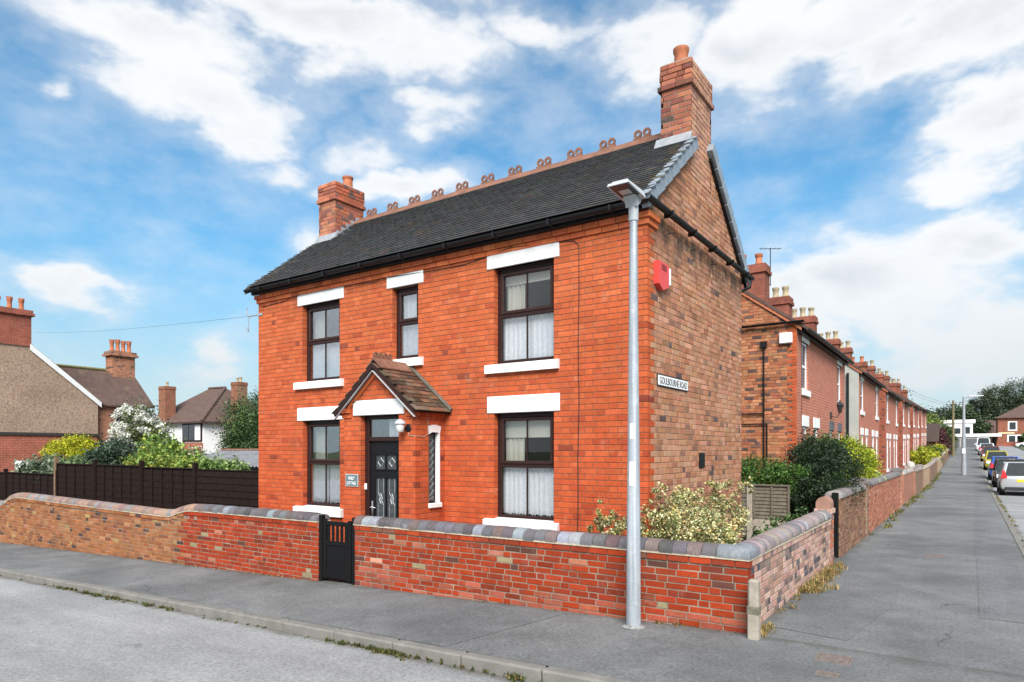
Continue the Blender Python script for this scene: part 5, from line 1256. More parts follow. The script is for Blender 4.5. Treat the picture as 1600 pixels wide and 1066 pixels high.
spots = [(rg.uniform(-12.6, -8.8), WY - .02 - abs(rg.gauss(0, .03)), rg.uniform(.2, .6)) for _ in range(50)] + [(rg.uniform(-2.9, -2.6), WY - .05, rg.uniform(.4, .8)) for _ in range(5)] + [(rg.uniform(-8, -2), WY - .02 - abs(rg.gauss(0, .015)), rg.uniform(.12, .3)) for _ in range(60)] + [(rg.uniform(-22, -12.6), WY - .02, rg.uniform(.15, .35)) for _ in range(50)]
weeds('wall_foot_weeds', 'dry weeds and crumbs along the foot of the front walls', spots, [(.34, .24, .12), (.28, .16, .08), (.16, .15, .05), (.30, .12, .06)], .08, 12, .04, 3, .006)
spots = [(WX + .08 + abs(rg.gauss(0, .1)), rg.uniform(16.5, 60), rg.uniform(.6, 1.3)) for _ in range(110)] + [(.96, rg.uniform(12, 45), rg.uniform(.3, .8)) for _ in range(60)]
weeds('verge_weeds', 'scattered weeds along the far walls and kerb of the side street', spots, [(.16, .16, .05), (.26, .20, .09), (.12, .15, .04)], .10, 12, .06, 4, .012)
# ================================================================== LEFT BACKGROUND
FY = 8.45
def close_panel(label, x0, x1, ztop, nb, posts=True):
    t = thing('timber_fence', label, 'fence', ((x0 + x1) / 2, FY, gz(x0, FY)), 'brown garden fence panels'); zb = gz(x0, FY) + .05
    n = 12; h = (ztop - zb - .03) / n
    for i in range(n):       # feather-edge boards laid level behind the battens
        z = zb + i * h; m = MB(); m.hexa([(x0 + .05, FY + .002, z), (x1 - .05, FY + .002, z), (x1 - .05, FY + .02, z), (x0 + .05, FY + .02, z), (x0 + .05, FY + .012, z + h + .01), (x1 - .05, FY + .012, z + h + .01), (x1 - .05, FY + .022, z + h + .01), (x0 + .05, FY + .022, z + h + .01)]); m.to('board', TIMBER_D, t)
    for i in range(nb + 1):
        xx = x0 + .05 + (x1 - x0 - .14) * i / nb; m = MB(); m.bbox(xx, xx + .04, FY - .022, FY + .0, zb, ztop - .02, .004); m.to('batten', TIMBER_D, t)
    m = MB(); m.bbox(x0 + .04, x1 - .04, FY - .03, FY + .035, ztop - .03, ztop, .005); m.to('capping', TIMBER_D, t)
    m = MB(); m.bbox(x1 - .055, x1 + .055, FY - .045, FY + .055, zb - .1, ztop + .12, .008); m.to('post', TIMBER_D, t)
close_panel('vertical battened brown fence panel nearest the level boarded section', -17.14, -14.70, 1.50, 5)
close_panel('battened brown fence panel behind the middle of the left wall', -19.66, -17.14, 1.53, 5)
close_panel('taller brown fence panel beside the step down in the fence', -22.08, -19.66, 1.535, 4)
close_panel('low brown fence panel at the left edge under the shrubs', -25.9, -22.08, 1.215, 7)
close_panel('low brown fence panel cut by the left edge of the picture', -29.6, -25.9, 1.20, 7)
m = MB(); m.bbox(-22.14, -22.03, FY - .05, FY + .05, -.8, 1.72, .008); o = m.to('fence_post', plain('bare_post', (.16, .10, .06), .85, .3, 12, .4, 60)); tag(o, 'taller bare timber post where the brown fence steps down', 'post')
t = thing('timber_fence', 'level boarded dark brown fence joining the cottage left side', 'fence', (-13.3, FY, -.35), 'brown garden fence panels')
for i in range(12):
    m = MB(); z = -.30 + i * .147; m.hexa([(-14.62, FY - .012, z), (-12.02, FY - .012, z), (-12.02, FY + .012, z), (-14.62, FY + .012, z), (-14.62, FY + .004, z + .155), (-12.02, FY + .004, z + .155), (-12.02, FY + .014, z + .155), (-14.62, FY + .014, z + .155)]); m.to('board', TIMBER_D, t)
m = MB(); m.bbox(-14.62, -12.02, FY - .02, FY + .03, 1.455, 1.48, .004); m.to('capping', TIMBER_D, t)

def gable_roof(m, ax, c, half, z_e, z_r, a, b, th=.1, over=.25):
    """ridge along axis ax ('x' or 'y'), centred on c, spanning a..b"""
    sl = (z_r - z_e) / half
    for s in (-1, 1):
        e = c + s * (half + over); ze = z_e - over * sl
        P = [(a, e, ze), (b, e, ze), (b, c, z_r), (a, c, z_r)]
        P = P + [(p[0], p[1], p[2] + th) for p in P]
        if ax == 'y': P = [(p[1], p[0], p[2]) for p in P]
        m.hexa(P)
BT_YR = brick_tex('brick_red_along_y', 1, (.34, .075, .04), (.28, .06, .035), (.30, .2, .15))
BT_YO = brick_tex('brick_orange_along_y', 1, (.40, .17, .09), (.30, .12, .07), (.22, .15, .11), dark=.12)
BT_XR = brick_tex('brick_red_along_x', 0, (.34, .075, .04), (.28, .06, .035), (.28, .2, .15))
BT_YC = brick_tex('brick_chimney', 1, (.30, .065, .04), (.24, .055, .035), (.22, .14, .1), length=.23)
# pebbledashed house
A = thing('rendered_house', 'pebbledashed end house with brick base and white bargeboard at far left', 'house', (-40, 12.3, -1.1))
AX = -38.0; ry, rz_ = 12.30, 7.93; ey, ez = 16.49, 4.49
m = MB(); m.v = [(AX, 8.11, 2.78), (AX, ey, 2.78), (AX, ey, ez), (AX, ry, rz_), (AX, 8.11, ez)]; m.face(range(5)); m.quad((AX, ey, 2.78), (AX - 7, ey, 2.78), (AX - 7, ey, ez), (AX, ey, ez)); m.quad((AX - 7, 8.11, 2.78), (AX, 8.11, 2.78), (AX, 8.11, ez), (AX - 7, 8.11, ez)); m.to('rendered_wall', RENDER, A)
m = MB(); m.box(AX - 7, AX - .03, 8.13, ey - .03, -1.5, 2.70); m.to('brick_base', BT_YR, A)
m = MB(); m.box(AX - .2, AX + .035, 8.08, ey + .04, 2.66, 2.80); m.to('drip_band', plain('black_band', (.03, .028, .025), .8, .3, 8), A)
m = MB(); gable_roof(m, 'x', ry, ey - ry, ez + .05, rz_ + .05, AX - 7, AX + .03); m.to('roof', SLATE_B, A)
for s in (-1, 1):          # bargeboards run from the stack down to each eave
    m = MB(); e = ry + s * (ey - ry + .15); t_ = ry + (1.09 if s > 0 else -1.75); z0 = ez - .12; zt_ = rz_ - abs(t_ - ry) * .82; d_ = .34
    m.hexa([(AX + .02, e, z0 - d_ * .5), (AX + .075, e, z0 - d_ * .5), (AX + .075, t_, zt_ - d_ * .55), (AX + .02, t_, zt_ - d_ * .55), (AX + .02, e, z0 + .1), (AX + .075, e, z0 + .1), (AX + .075, t_, zt_ + .12), (AX + .02, t_, zt_ + .12)]); m.to('bargeboard', WHITE, A)
def pots(parent, spots, h, r=.13, mat=None, crown=False):
    for (x, y, z) in spots:
        m = MB(); hh = h * random.uniform(.9, 1.08)
        prof = [(r * .95, z), (r * .98, z + .08), (r * .8, z + .12), (r * .75, z + hh * .7), (r * .95, z + hh * .78), (r * 1.0, z + hh), (r * .7, z + hh)]
        m.lathe(x, y, prof, 12, False)
        if crown:
            for k in range(8): a = k * math.pi / 4; m.box(x + r * .85 * math.cos(a) - .025, x + r * .85 * math.cos(a) + .025, y + r * .85 * math.sin(a) - .025, y + r * .85 * math.sin(a) + .025, z + hh, z + hh + .06)
        m.to('chimney_pot', mat or TERRA, parent, smooth=True)
def far_chimney(house_, x0, x1, y0, y1, z0, z1, mat, npots, ph, potm=None, crown=False, cap=.06):
    m = MB(); m.box(x0, x1, y0, y1, z0, z1 - .28); m.box(x0 - cap, x1 + cap, y0 - cap, y1 + cap, z1 - .28, z1 - .16); m.box(x0 - cap * .5, x1 + cap * .5, y0 - cap * .5, y1 + cap * .5, z1 - .16, z1)
    c = m.to('chimney', mat, house_)
    L = y1 - y0 if y1 - y0 > x1 - x0 else x1 - x0; al = y1 - y0 > x1 - x0
    pots(c, [((x0 + x1) / 2 if al else x0 + L * (i + .5) / npots, y0 + L * (i + .5) / npots if al else (y0 + y1) / 2, z1) for i in range(npots)], ph, .13, potm, crown)
    return c
far_chimney(A, -38.98, AX + .055, 10.5, 13.44, 7.02, 8.78, BT_YC, 6, .55, TERRA, True, .12)
# rear wing with mossy roof
Bh = thing('rear_wing', 'brown roofed brick house wing with tall chimney behind the pebbledashed house', 'house', (-40.5, 18, -1.1))
m = MB(); wall_face(m, 'side', -38.25, 16.5, 19.2, -1.5, 4.45, [(17.45, 18.55, 2.45, 4.2)], .1); m.quad((-38.25, 19.2, -1.5), (-43, 19.2, -1.5), (-43, 19.2, 4.4), (-38.25, 19.2, 4.4)); m.tri((-38.25, 19.2, 4.4), (-43, 19.2, 4.4), (-40.6, 19.2, 6.4)); m.to('wall', BT_YO, Bh)
m = MB(); gable_roof(m, 'y', -40.6, 2.35, 4.45, 6.38, 14.5, 19.5, .09, .2); m.to('roof', SLATE_B, Bh)
m = MB(); m.tube([(-40.6, 14.5, 6.52), (-40.6, 18.0, 6.52)], .09, 6); m.to('ridge', plain('mossy_ridge', (.16, .15, .06), .9, .4, 8), Bh)
m = MB(); m.box(-38.34, -38.30, 17.4, 18.6, 2.4, 4.25); w_ = m.to('window', plain('black_frame', (.02, .018, .016), .5, .1), Bh)
m = MB(); m.box(-38.29, -38.285, 17.5, 18.5, 2.52, 4.12); m.to('pane', GLASSD, w_)
m = MB(); m.box(-38.25, -38.15, 17.3, 18.7, 2.32, 2.45); m.to('sill', plain('dark_sill', (.03, .03, .03), .7, .1), Bh)
far_chimney(Bh, -41.0, -40.2, 18.2, 19.45, 5.4, 7.62, BT_YO, 4, .62, TERRA, True, .14)
# white hipped house
Ch = thing('hipped_house', 'white rendered house with brown hipped roof and two tall chimneys', 'house', (-58, 36, -1.5))
# corner (nearest) at (-55.1,32.5); left wall runs back-left, right wall runs back-right
cx0, cy0 = -55.12, 32.46
m = MB(); m.box(-65, cx0, cy0, 41.5, -2, 4.5); m.to('wall', RENDERW, Ch)
m = MB(); ov = .45; z0, zr_ = 4.45, 7.95
rv = [(-65 - ov, cy0 - ov, z0), (cx0 + ov, cy0 - ov, z0), (cx0 + ov, 41.5 + ov, z0), (-65 - ov, 41.5 + ov, z0), (-61.2, 36.6, zr_), (-58.9, 36.9, zr_)]
m.v = rv; 
for f in ((0, 1, 5, 4), (1, 2, 5), (2, 3, 4, 5), (3, 0, 4), (3, 2, 1, 0)): m.face(f)
rC = m.to('roof', SLATE_B, Ch)
m = MB(); m.tube([(cx0 + ov, cy0 - ov, z0 + .05), (-58.9, 36.9, zr_ + .05)], .13, 6); m.tube([(-61.2, 36.6, zr_ + .04), (-58.9, 36.9, zr_ + .04)], .13, 6); m.to('hip_tiles', SLATE_B, rC)
m = MB(); m.box(-65 - ov, cx0 + ov, cy0 - ov - .05, cy0 - ov + .08, z0 - .14, z0 + .02); m.box(cx0 + ov - .08, cx0 + ov + .05, cy0 - ov, 41.5, z0 - .14, z0 + .02); m.to('gutter', plain('brown_gutter', (.05, .03, .025), .6, .1), Ch)
m = MB(); a0, a1 = -58.35, -55.28; m.box(a0, a1, cy0 - .12, cy0 - .02, 2.72, 4.32); wC = m.to('window', BROWN, Ch)
for i in range(3):
    k = MB(); w = (a1 - a0 - .2) / 3; k.box(a0 + .1 + i * w + .05, a0 + .1 + (i + 1) * w - .05, cy0 - .135, cy0 - .125, 2.85, 4.2); k.to('pane', GLASSD if i < 2 else NET, wC)
m = MB(); m.box(a0 - .1, cx0 - .05, cy0 - .05, cy0 + .05, .9, 2.6); m.to('brick_panel', BT_XR, Ch)
BT_XC = brick_tex('brick_tall_chimney', 0, (.26, .085, .05), (.20, .07, .045), (.2, .16, .1))
far_chimney(Ch, -62.35, -61.2, 32.3, 33.3, 3, 7.9, BT_XC, 1, .45, POTBUFF, False, .04)
far_chimney(Ch, -55.0, -54.0, 35.0, 36.0, 3, 8.1, BT_XC, 2, .45, POTBUFF, False, .04)
# corrugated shed
S_ = thing('garden_shed', 'dark timber shed with grey corrugated sheet roof behind the fence', 'shed', (-19, 13, -.5))
m = MB(); m.prism([(12.2, -.8), (15.8, -.8), (15.8, 1.35), (14.0, 1.83), (12.2, 1.35)], 'x', -22.3, -13.2); m.to('shed_wall', TIMBER_D, S_)
def corr(y0, z0, y1, z1, xa, xb, nsheets):
    for i in range(nsheets):
        w = (xb - xa) / nsheets; m = MB(); n = 24
        for k in range(n + 1):
            x = xa + i * w + (w + .03) * k / n; dz = .022 * math.sin(k / n * 2 * math.pi * 6) + .004 * (i % 2)
            m.v += [(x, y0, z0 + dz), (x, y1, z1 + dz)]
        for k in range(n): m.face((2 * k, 2 * k + 2, 2 * k + 3, 2 * k + 1))
        m.to('roof_sheet', CORR, S_, smooth=True)
corr(12.0, 1.42, 14.0, 1.90, -22.6, -13.0, 9); corr(16.0, 1.42, 14.0, 1.90, -22.6, -13.0, 9)
m = MB(); m.tube([(-22.6, 14.0, 1.93), (-13.0, 14.0, 1.93)], .05, 6); m.to('ridge_cap', TERRA_R, S_)
m = MB(); m.box(-22.6, -13.0, 11.97, 12.02, 1.30, 1.40); m.to('fascia_board', BLACKW, S_)

# ---- shrubs and trees behind the left fence ----
GG = [(.13, .17, .10), (.17, .22, .13), (.09, .13, .07), (.21, .25, .16)]
bush('grey_green_shrub', 'grey green shrub spilling over the low fence at far left', 'shrub', [(-25.4, 9.5, 1.12, 1.35, .7, .56), (-23.7, 9.4, 1.05, .9, .6, .40), (-23.2, 8.9, .95, .7, .35, .35)], 9000, .12, GG, 31, nclump=170, shell=.6, base=(-25, 9.5, -.7))
bush('yellow_conifer', 'bright yellow dwarf conifer in front of the pebbledashed house', 'conifer', [(-28.0, 11, 1.72, .7, .7, .52), (-27.0, 11, 1.85, .8, .7, .56), (-26.2, 11.1, 1.74, .6, .6, .5), (-27.1, 11, 1.1, 1.4, .8, .6)], 22000, .085, [(.46, .45, .02), (.56, .53, .03), (.36, .38, .02), (.26, .31, .02)], 32, nclump=240, shell=.75, clump=.28, aspect=2.4, base=(-27, 11, -.8))
bush('pale_green_shrub', 'pale green shrub under the yellow conifer', 'shrub', [(-24.6, 9.9, 1.2, 1.0, .5, .48), (-23.3, 10, 1.15, .9, .5, .42)], 5500, .11, [(.16, .24, .09), (.22, .30, .13), (.11, .17, .06)], 33, nclump=110, base=(-24, 9.9, -.7))
bush('blue_green_shrub', 'dark blue green bush between the yellow conifer and the white blossom', 'shrub', [(-23.0, 10.4, 1.5, .9, .6, .75), (-22.0, 10.4, 1.45, .8, .6, .65)], 7000, .12, [(.055, .085, .055), (.08, .12, .075), (.035, .06, .04)], 34, nclump=130, base=(-22.4, 10.4, -.6))
wt_ = bush('blossom_tree', 'tall bush covered in white blossom by the left houses', 'tree', [(-28.5, 14, 2.8, 1.0, .9, .95), (-27.9, 14, 2.4, .95, .9, .9), (-29.0, 14, 2.2, .8, .8, .9), (-27.6, 14, 1.6, .9, .8, .9), (-28.6, 14, 1.4, .9, .8, .8)], 9000, .12, [(.10, .14, .05), (.14, .19, .07), (.07, .10, .04), (.20, .20, .09)], 35, nclump=170, shell=.35, base=(-28.2, 14, -.8), trunk_r=.06, ntips=12, part='crown', stem='trunk')
leaf_cloud('blossom', [(-28.5, 13.8, 2.85, 1.0, .9, .95), (-27.9, 13.8, 2.45, .98, .9, .9), (-29.0, 13.8, 2.25, .8, .8, .9)], 12000, .075, [(.78, .78, .70), (.70, .71, .62), (.80, .80, .76)], FLOWER, wt_, 36, .10, 260, 1.2, shell=.8)
LG = [(.16, .27, .05), (.24, .34, .07), (.30, .36, .06), (.10, .18, .04)]
bush('light_green_tree', 'fresh light green bush beside the white blossom', 'bush', [(-23.8, 12.4, 1.75, .9, .7, .75), (-22.9, 12.4, 1.3, .9, .7, .7), (-24.6, 12.4, 1.2, .7, .6, .6)], 8000, .13, LG, 37, nclump=140, shell=.5, base=(-23.6, 12.4, -.6))
bush('low_lime_shrub', 'low lime green shrub along the fence top in the middle', 'shrub', [(-21.0, 10.5, 1.45, .8, .5, .5), (-19.6, 10.2, 1.4, .9, .5, .42), (-18.4, 10.0, 1.35, .8, .5, .35), (-17.6, 9.9, 1.3, .6, .4, .35)], 8000, .10, LG + [(.36, .36, .05)], 38, nclump=160, base=(-19.5, 10.2, -.5))
bush('leafy_shrub', 'leafy green shrub in front of the corrugated shed', 'shrub', [(-16.2, 9.9, 1.3, .75, .5, .42), (-15.3, 9.9, 1.2, .55, .4, .35)], 4200, .09, [(.18, .28, .07), (.26, .36, .10), (.10, .18, .04)], 39, nclump=90, base=(-16, 9.9, -.4))
bush('blossom_shrub', 'smaller green shrub with white flowers left of the shed', 'shrub', [(-22.9, 13, 1.35, .65, .6, .7), (-22.2, 13, .9, .6, .6, .6)], 4200, .11, [(.12, .2, .05), (.18, .26, .07), (.60, .60, .52)], 40, nclump=90, base=(-22.2, 13, -.6))
EV = [(.045, .09, .03), (.07, .13, .042), (.10, .17, .055), (.03, .06, .022)]
bush('evergreen_tree', 'dark green evergreen tree beside the cottage left edge', 'tree', [(-28.4, 19, 3.0, 1.2, 1.2, 1.25), (-29.2, 19, 1.9, .9, .9, .9), (-27.3, 19, 3.4, 1.0, 1.0, 1.2), (-28.0, 19, 1.5, 1.6, 1.2, 1.2), (-26.5, 19, 2.6, 1.0, 1.0, 1.5)], 26000, .10, EV, 41, nclump=420, shell=.7, base=(-28, 19, -.8), trunk_r=.12, part='crown', stem='trunk')
bush('far_shrub', 'yellow green shrub by the white hipped house corner', 'shrub', [(-36, 24, 3.1, 1.2, .9, 1.3)], 3000, .16, LG, 42, nclump=60, base=(-36, 24, -1))
m = MB(); m.bbox(-28.9, -28.3, 9.7, 10.2, -.8, 1.53, .05); o = m.to('water_butt', WHITEP); tag(o, 'small white container edge behind the shrub at far left', 'container')
# overhead service wire
m = MB(); pts = []; p0, p1 = Vector((-12.33, 8.23, 4.69)), Vector((-38, 13.6, 7.75))
for i in range(13): f = i / 12; p = p0.lerp(p1, f); p.z -= .12 * math.sin(math.pi * f); pts.append(p)
m.tube(pts, .003, 4); o = m.to('overhead_wire', TARM); tag(o, 'thin overhead wire from the cottage bracket to the far left chimney', 'wire')

# ================================================================== TERRACE
TX = -3.7
PINK = brick_tex('terrace_brick', 1, (.47, .185, .13), (.42, .155, .10), (.21, .10, .072), msize=.009, var=.12)
PINK2 = brick_tex('terrace_brick_side', 0, (.36, .13, .06), (.27, .09, .045), (.16, .10, .07), dark=.22, dark_col=(.07, .05, .045))
REDS = brick_tex('terrace_side_red', 0, (.30, .075, .04), (.24, .06, .035), (.18, .10, .07), dark=.1)
TCH = brick_tex('terrace_chimney', 1, (.25, .075, .048), (.20, .06, .04), (.15, .09, .065), var=.35)
EAVE_H = 5.28; TR_X = -5.95; TDEP = 4.5
def terrace_house(label, y0, y1, first, last, side_mat, trim2=False, chim=(), pots_=(2, POTBUFF)):
    rv_ = .085 if y0 < 28 else .055
    g = gz(TX, (y0 + y1) / 2); h = thing('terraced_house', label, 'house', (TX, (y0 + y1) / 2, g), 'brick terraced houses down the side street')
    w = y1 - y0; ze = g + EAVE_H
    # openings along the street: wide bay = window, narrow = door
    wy = y0 + w * .26 if first else y0 + w * .70
    dy_ = y0 + w * .66 if first else y0 + w * .30
    ops = [('w', wy - .42, wy + .42, g + 3.62, g + 4.92), ('w', wy - .36, wy + .36, g + .95, g + 2.62), ('d', dy_ - .36, dy_ + .36, g + .15, g + 2.62)]
    m = MB(); wall_face(m, 'side', TX, y0, y1, g - .6, ze, [o[1:] for o in ops], rv_); m.to('wall', PINK, h)
    if first:
        m = MB(); wall_face(m, 'front', y0, TX - TDEP, TX, g - .6, ze); n = len(m.v); m.v += [(TX - TDEP, y0, ze), (TX, y0, ze), (TR_X, y0, ze + 1.66)]; m.face((n, n + 1, n + 2)); m.to('side_wall', side_mat, h)
        m = MB()
        for s, a in ((1, TX + .12), (-1, TX - TDEP - .12)):
            z0 = ze - .09; m.hexa([(a, y0 - .05, z0 - .1), (TR_X, y0 - .05, ze + 1.58), (TR_X, y0 + .02, ze + 1.58), (a, y0 + .02, z0 - .1), (a, y0 - .05, z0 + .06), (TR_X, y0 - .05, ze + 1.74), (TR_X, y0 + .02, ze + 1.74), (a, y0 + .02, z0 + .06)])
        m.to('verge_band', TERRA, h)
    m = MB(); gable_roof(m, 'y', TR_X, -(TX - TR_X) * -1, ze, ze + 1.66, y0 - (.07 if first else 0), y1 + (.07 if last else 0), .09, .22); m.to('roof', SLATE_B, h)
    m = MB(); m.box(TX + .01, TX + .13, y0, y1, ze - .24, ze - .09); gutter(m, 'y', TX + .235, y0 - .03, y1 + .03, ze - .13, .075); m.to('gutter', BLACKP, h)
    for kind, a, b, c, d in ops:
        up = c > g + 3
        lm = plain('dark_stone_%.0f' % y0, (.10, .10, .105), .7, .1) if (trim2 and not up) else WHITE
        m = MB(); m.bbox(TX - .05, TX + .022, a - .10, b + .10, d, d + (.22 if up else .30), .008); m.to('lintel', lm, h)
        if kind == 'w':
            m = MB(); m.bbox(TX - .1, TX + .06, a - .10, b + .10, c - .17, c, .008); m.to('sill', plain('dark_sill_%.0f' % y0, (.08, .08, .085), .7, .1) if (trim2 and up) else WHITE, h)
        f = .06; X0, X1 = TX - rv_, TX - rv_ + .04; m = MB()
        m.box(X0, X1, a, a + f, c, d); m.box(X0, X1, b - f, b, c, d); m.box(X0, X1, a + f, b - f, c, c + f); m.box(X0, X1, a + f, b - f, d - f, d)
        if kind == 'w':
            zm = (c + d) / 2; m.box(X0 - .005, X1 - .005, a + f, b - f, zm - .03, zm + .03)
            wn = m.to('window', WHITEP, h); k = MB(); k.box(X0 + .01, X0 + .016, a + f, b - f, c + f, d - f); k.to('pane', GLASSD, wn)
            k = MB(); k.box(X0 - .12, X0 - .10, a - .1, b + .1, c, d); k.to('net_curtain', NET, wn)
        else:
            m.box(X0, X1, a + f, b - f, d - .5, d - .44); dr = m.to('door', WHITEP, h)
            k = MB(); k.box(X0 + .008, X0 + .02, a + f, b - f, c + f, d - .5); k.to('door_leaf', random.choice([BROWN, plain('door_%.0f' % y0, random.choice([(.25, .03, .03), (.75, .75, .73), (.03, .05, .1)]), .4, .05)]), dr)
            k = MB(); k.box(X0 + .008, X0 + .014, a + f, b - f, d - .44, d - f); k.to('pane', GLASSD, dr)
    for (cy, n_, pm_, zt_) in chim:
        far_chimney(h, TR_X - .52, TR_X + .52, cy - .32, cy + .32, ze + .9, ze + zt_, TCH, n_, .42, pm_)
    return h
blk = [(18.5, 26.64, PINK2), (30.38, 37.87, RENDERG), (40.95, 48.73, REDS), (52.2, 58.94, REDS), (62.4, 70.74, REDS), (73.5, 83.2, REDS)]
ordn = ['first', 'second', 'third', 'fourth', 'fifth', 'sixth']
HS = []
for i, (a, b, sm_) in enumerate(blk):
    mid = (a + b) / 2
    l1 = ['near half of the first terrace pair with dark brick gable and white alarm', 'near half of the second terrace pair with grey rendered side', 'near half of the third terrace pair with bare brick side', 'near half of the fourth terrace pair down the street', 'near half of the fifth terrace pair down the street', 'near half of the farthest terrace pair'][i]
    l2 = 'far half of the %s terrace pair down the side street' % ordn[i] if i < 5 else 'far half of the farthest terrace pair, last house in the row'
    if i == 0: l2 = 'far half of the first terrace pair with dark stone trim and lantern'
    HS.append(terrace_house(l1, a, mid, True, False, sm_, False, [(mid + .02 if i == 0 else a + .55, 2 if i == 0 else 3, TERRA if i == 0 else POTBUFF, 2.75 if i == 0 else 2.45)]))
    HS.append(terrace_house(l2, mid, b, False, True, sm_, i == 0, [(b - .6, 3 if i < 2 else 2, POTBUFF if i != 2 else TERRA, 2.35)]))
h1, h2 = HS[0], HS[1]
# fittings on the first gable and facade
m = MB(); m.bbox(-4.12, -3.80, 18.38, 18.495, 4.72, 5.0, .02); k = m.to('alarm_box', WHITEP); tag(k, 'white alarm box on the dark terrace gable', 'alarm')
m = MB(); gutter(m, 'x', 18.38, TX - TDEP, TX + .2, EAVE_H - .0, .06); m.to('gable_gutter', BLACKP, h1)
m = MB(); m.tube([(-4.52, 18.44, 4.72), (-4.52, 18.44, .2)], .022, 6); m.tube([(-4.52, 18.44, 2.9), (-6.5, 18.44, 2.9)], .02, 6); m.tube([(-4.44, 18.44, 2.62), (-4.44, 18.44, .2)], .02, 6); m.tube([(-4.44, 18.44, 2.62), (-6.5, 18.44, 2.62)], .02, 6); m.box(-4.60, -4.44, 18.38, 18.48, 4.66, 4.82); m.to('waste_pipe', BLACKP, h1)
qb = Bricks()
for k in range(62):
    z = .2 + k * .0817; L = .235 if k % 2 else .115
    qb.b.append(((TX - L / 2 - .001, 18.5, z + .037), 'front', L, .074, .006, .02, jit((.38, .085, .034)), True))
GBk = Bricks(); PALG = [(5, (.36, .15, .075)), (4, (.29, .105, .055)), (2, (.40, .19, .10)), (1.6, (.085, .06, .055)), (1, (.17, .09, .065))]
GBk.lay('front', 18.5, course_rects(TX - 1.75, TX - .24, .1, 6.6, 'mixed', .0817, .245, .010, top=lambda u: EAVE_H + .737 * (TX - u) - .09), PALG, .006, .02, jd=.003)
GBk.build(h1, BW_O, BW_C, 0, rest='gable_brickwork')
qb.build(h1, BR_O, BR_C, 0, rest='orange_quoins')
m = MB(); m.tube([(TX + .02, 19.0, 5.15), (TX + .03, 19.0, .3)], .006, 4); m.to('cable', TARM, h1)
m = MB(); m.tube([(TX, 19.05, 2.1), (TX + .25, 19.05, 2.22), (TX + .5, 19.05, 2.18), (TX + .62, 19.05, 2.28), (TX + .6, 19.05, 2.36), (TX + .52, 19.05, 2.34)], .012, 5); m.to('basket_bracket', TARM, h1)
lt = thing('wall_lantern', 'black wall lantern between the terrace doors', 'wall light', (TX, 23.6, 3.1))
m = MB(); m.box(TX, TX + .03, 23.5, 23.7, 2.95, 3.15); m.tube([(TX + .02, 23.6, 3.02), (TX + .2, 23.6, 2.98), (TX + .28, 23.6, 3.12)], .015, 6); m.to('bracket', TARM, lt)
m = MB(); m.lathe(TX + .28, 23.6, [(.05, 3.12), (.09, 3.34), (.12, 3.36), (.02, 3.5), (.01, 3.56)], 6); m.to('lantern', TARM, lt)
m = MB(); m.tube([(TX + .05, 30.6, 5.1), (TX + .05, 30.6, .3)], .05, 8); m.v = [(-4.15 + (x - TX), 30.30 + (y - 30.6), z) for x, y, z in m.v]; m.to('downpipe', BLACKP, HS[2])
# TV aerial
an = thing('tv_aerial', 'thin TV aerial on the first terrace chimney', 'aerial', (TR_X + .4, 22.6, 7.6))
m = MB(); m.tube([(TR_X + .33, 22.9, 7.4), (TR_X + .55, 22.9, 7.4)], .012, 5); m.tube([(TR_X + .33, 22.9, 7.65), (TR_X + .55, 22.9, 7.65)], .012, 5); m.tube([(TR_X + .55, 22.9, 7.35), (TR_X + .55, 22.9, 8.6)], .015, 5); m.to('mast', TARM, an)
m = MB(); m.tube([(TR_X + .25, 22.7, 8.58), (TR_X + .85, 23.1, 8.58)], .010, 4)
for i in range(5): c = Vector((TR_X + .3 + i * .12, 22.73 + i * .08, 8.58)); m.tube([c + Vector((-.06, .09, 0)), c + Vector((.06, -.09, 0))], .008, 4)
m.to('array', TARM, an)

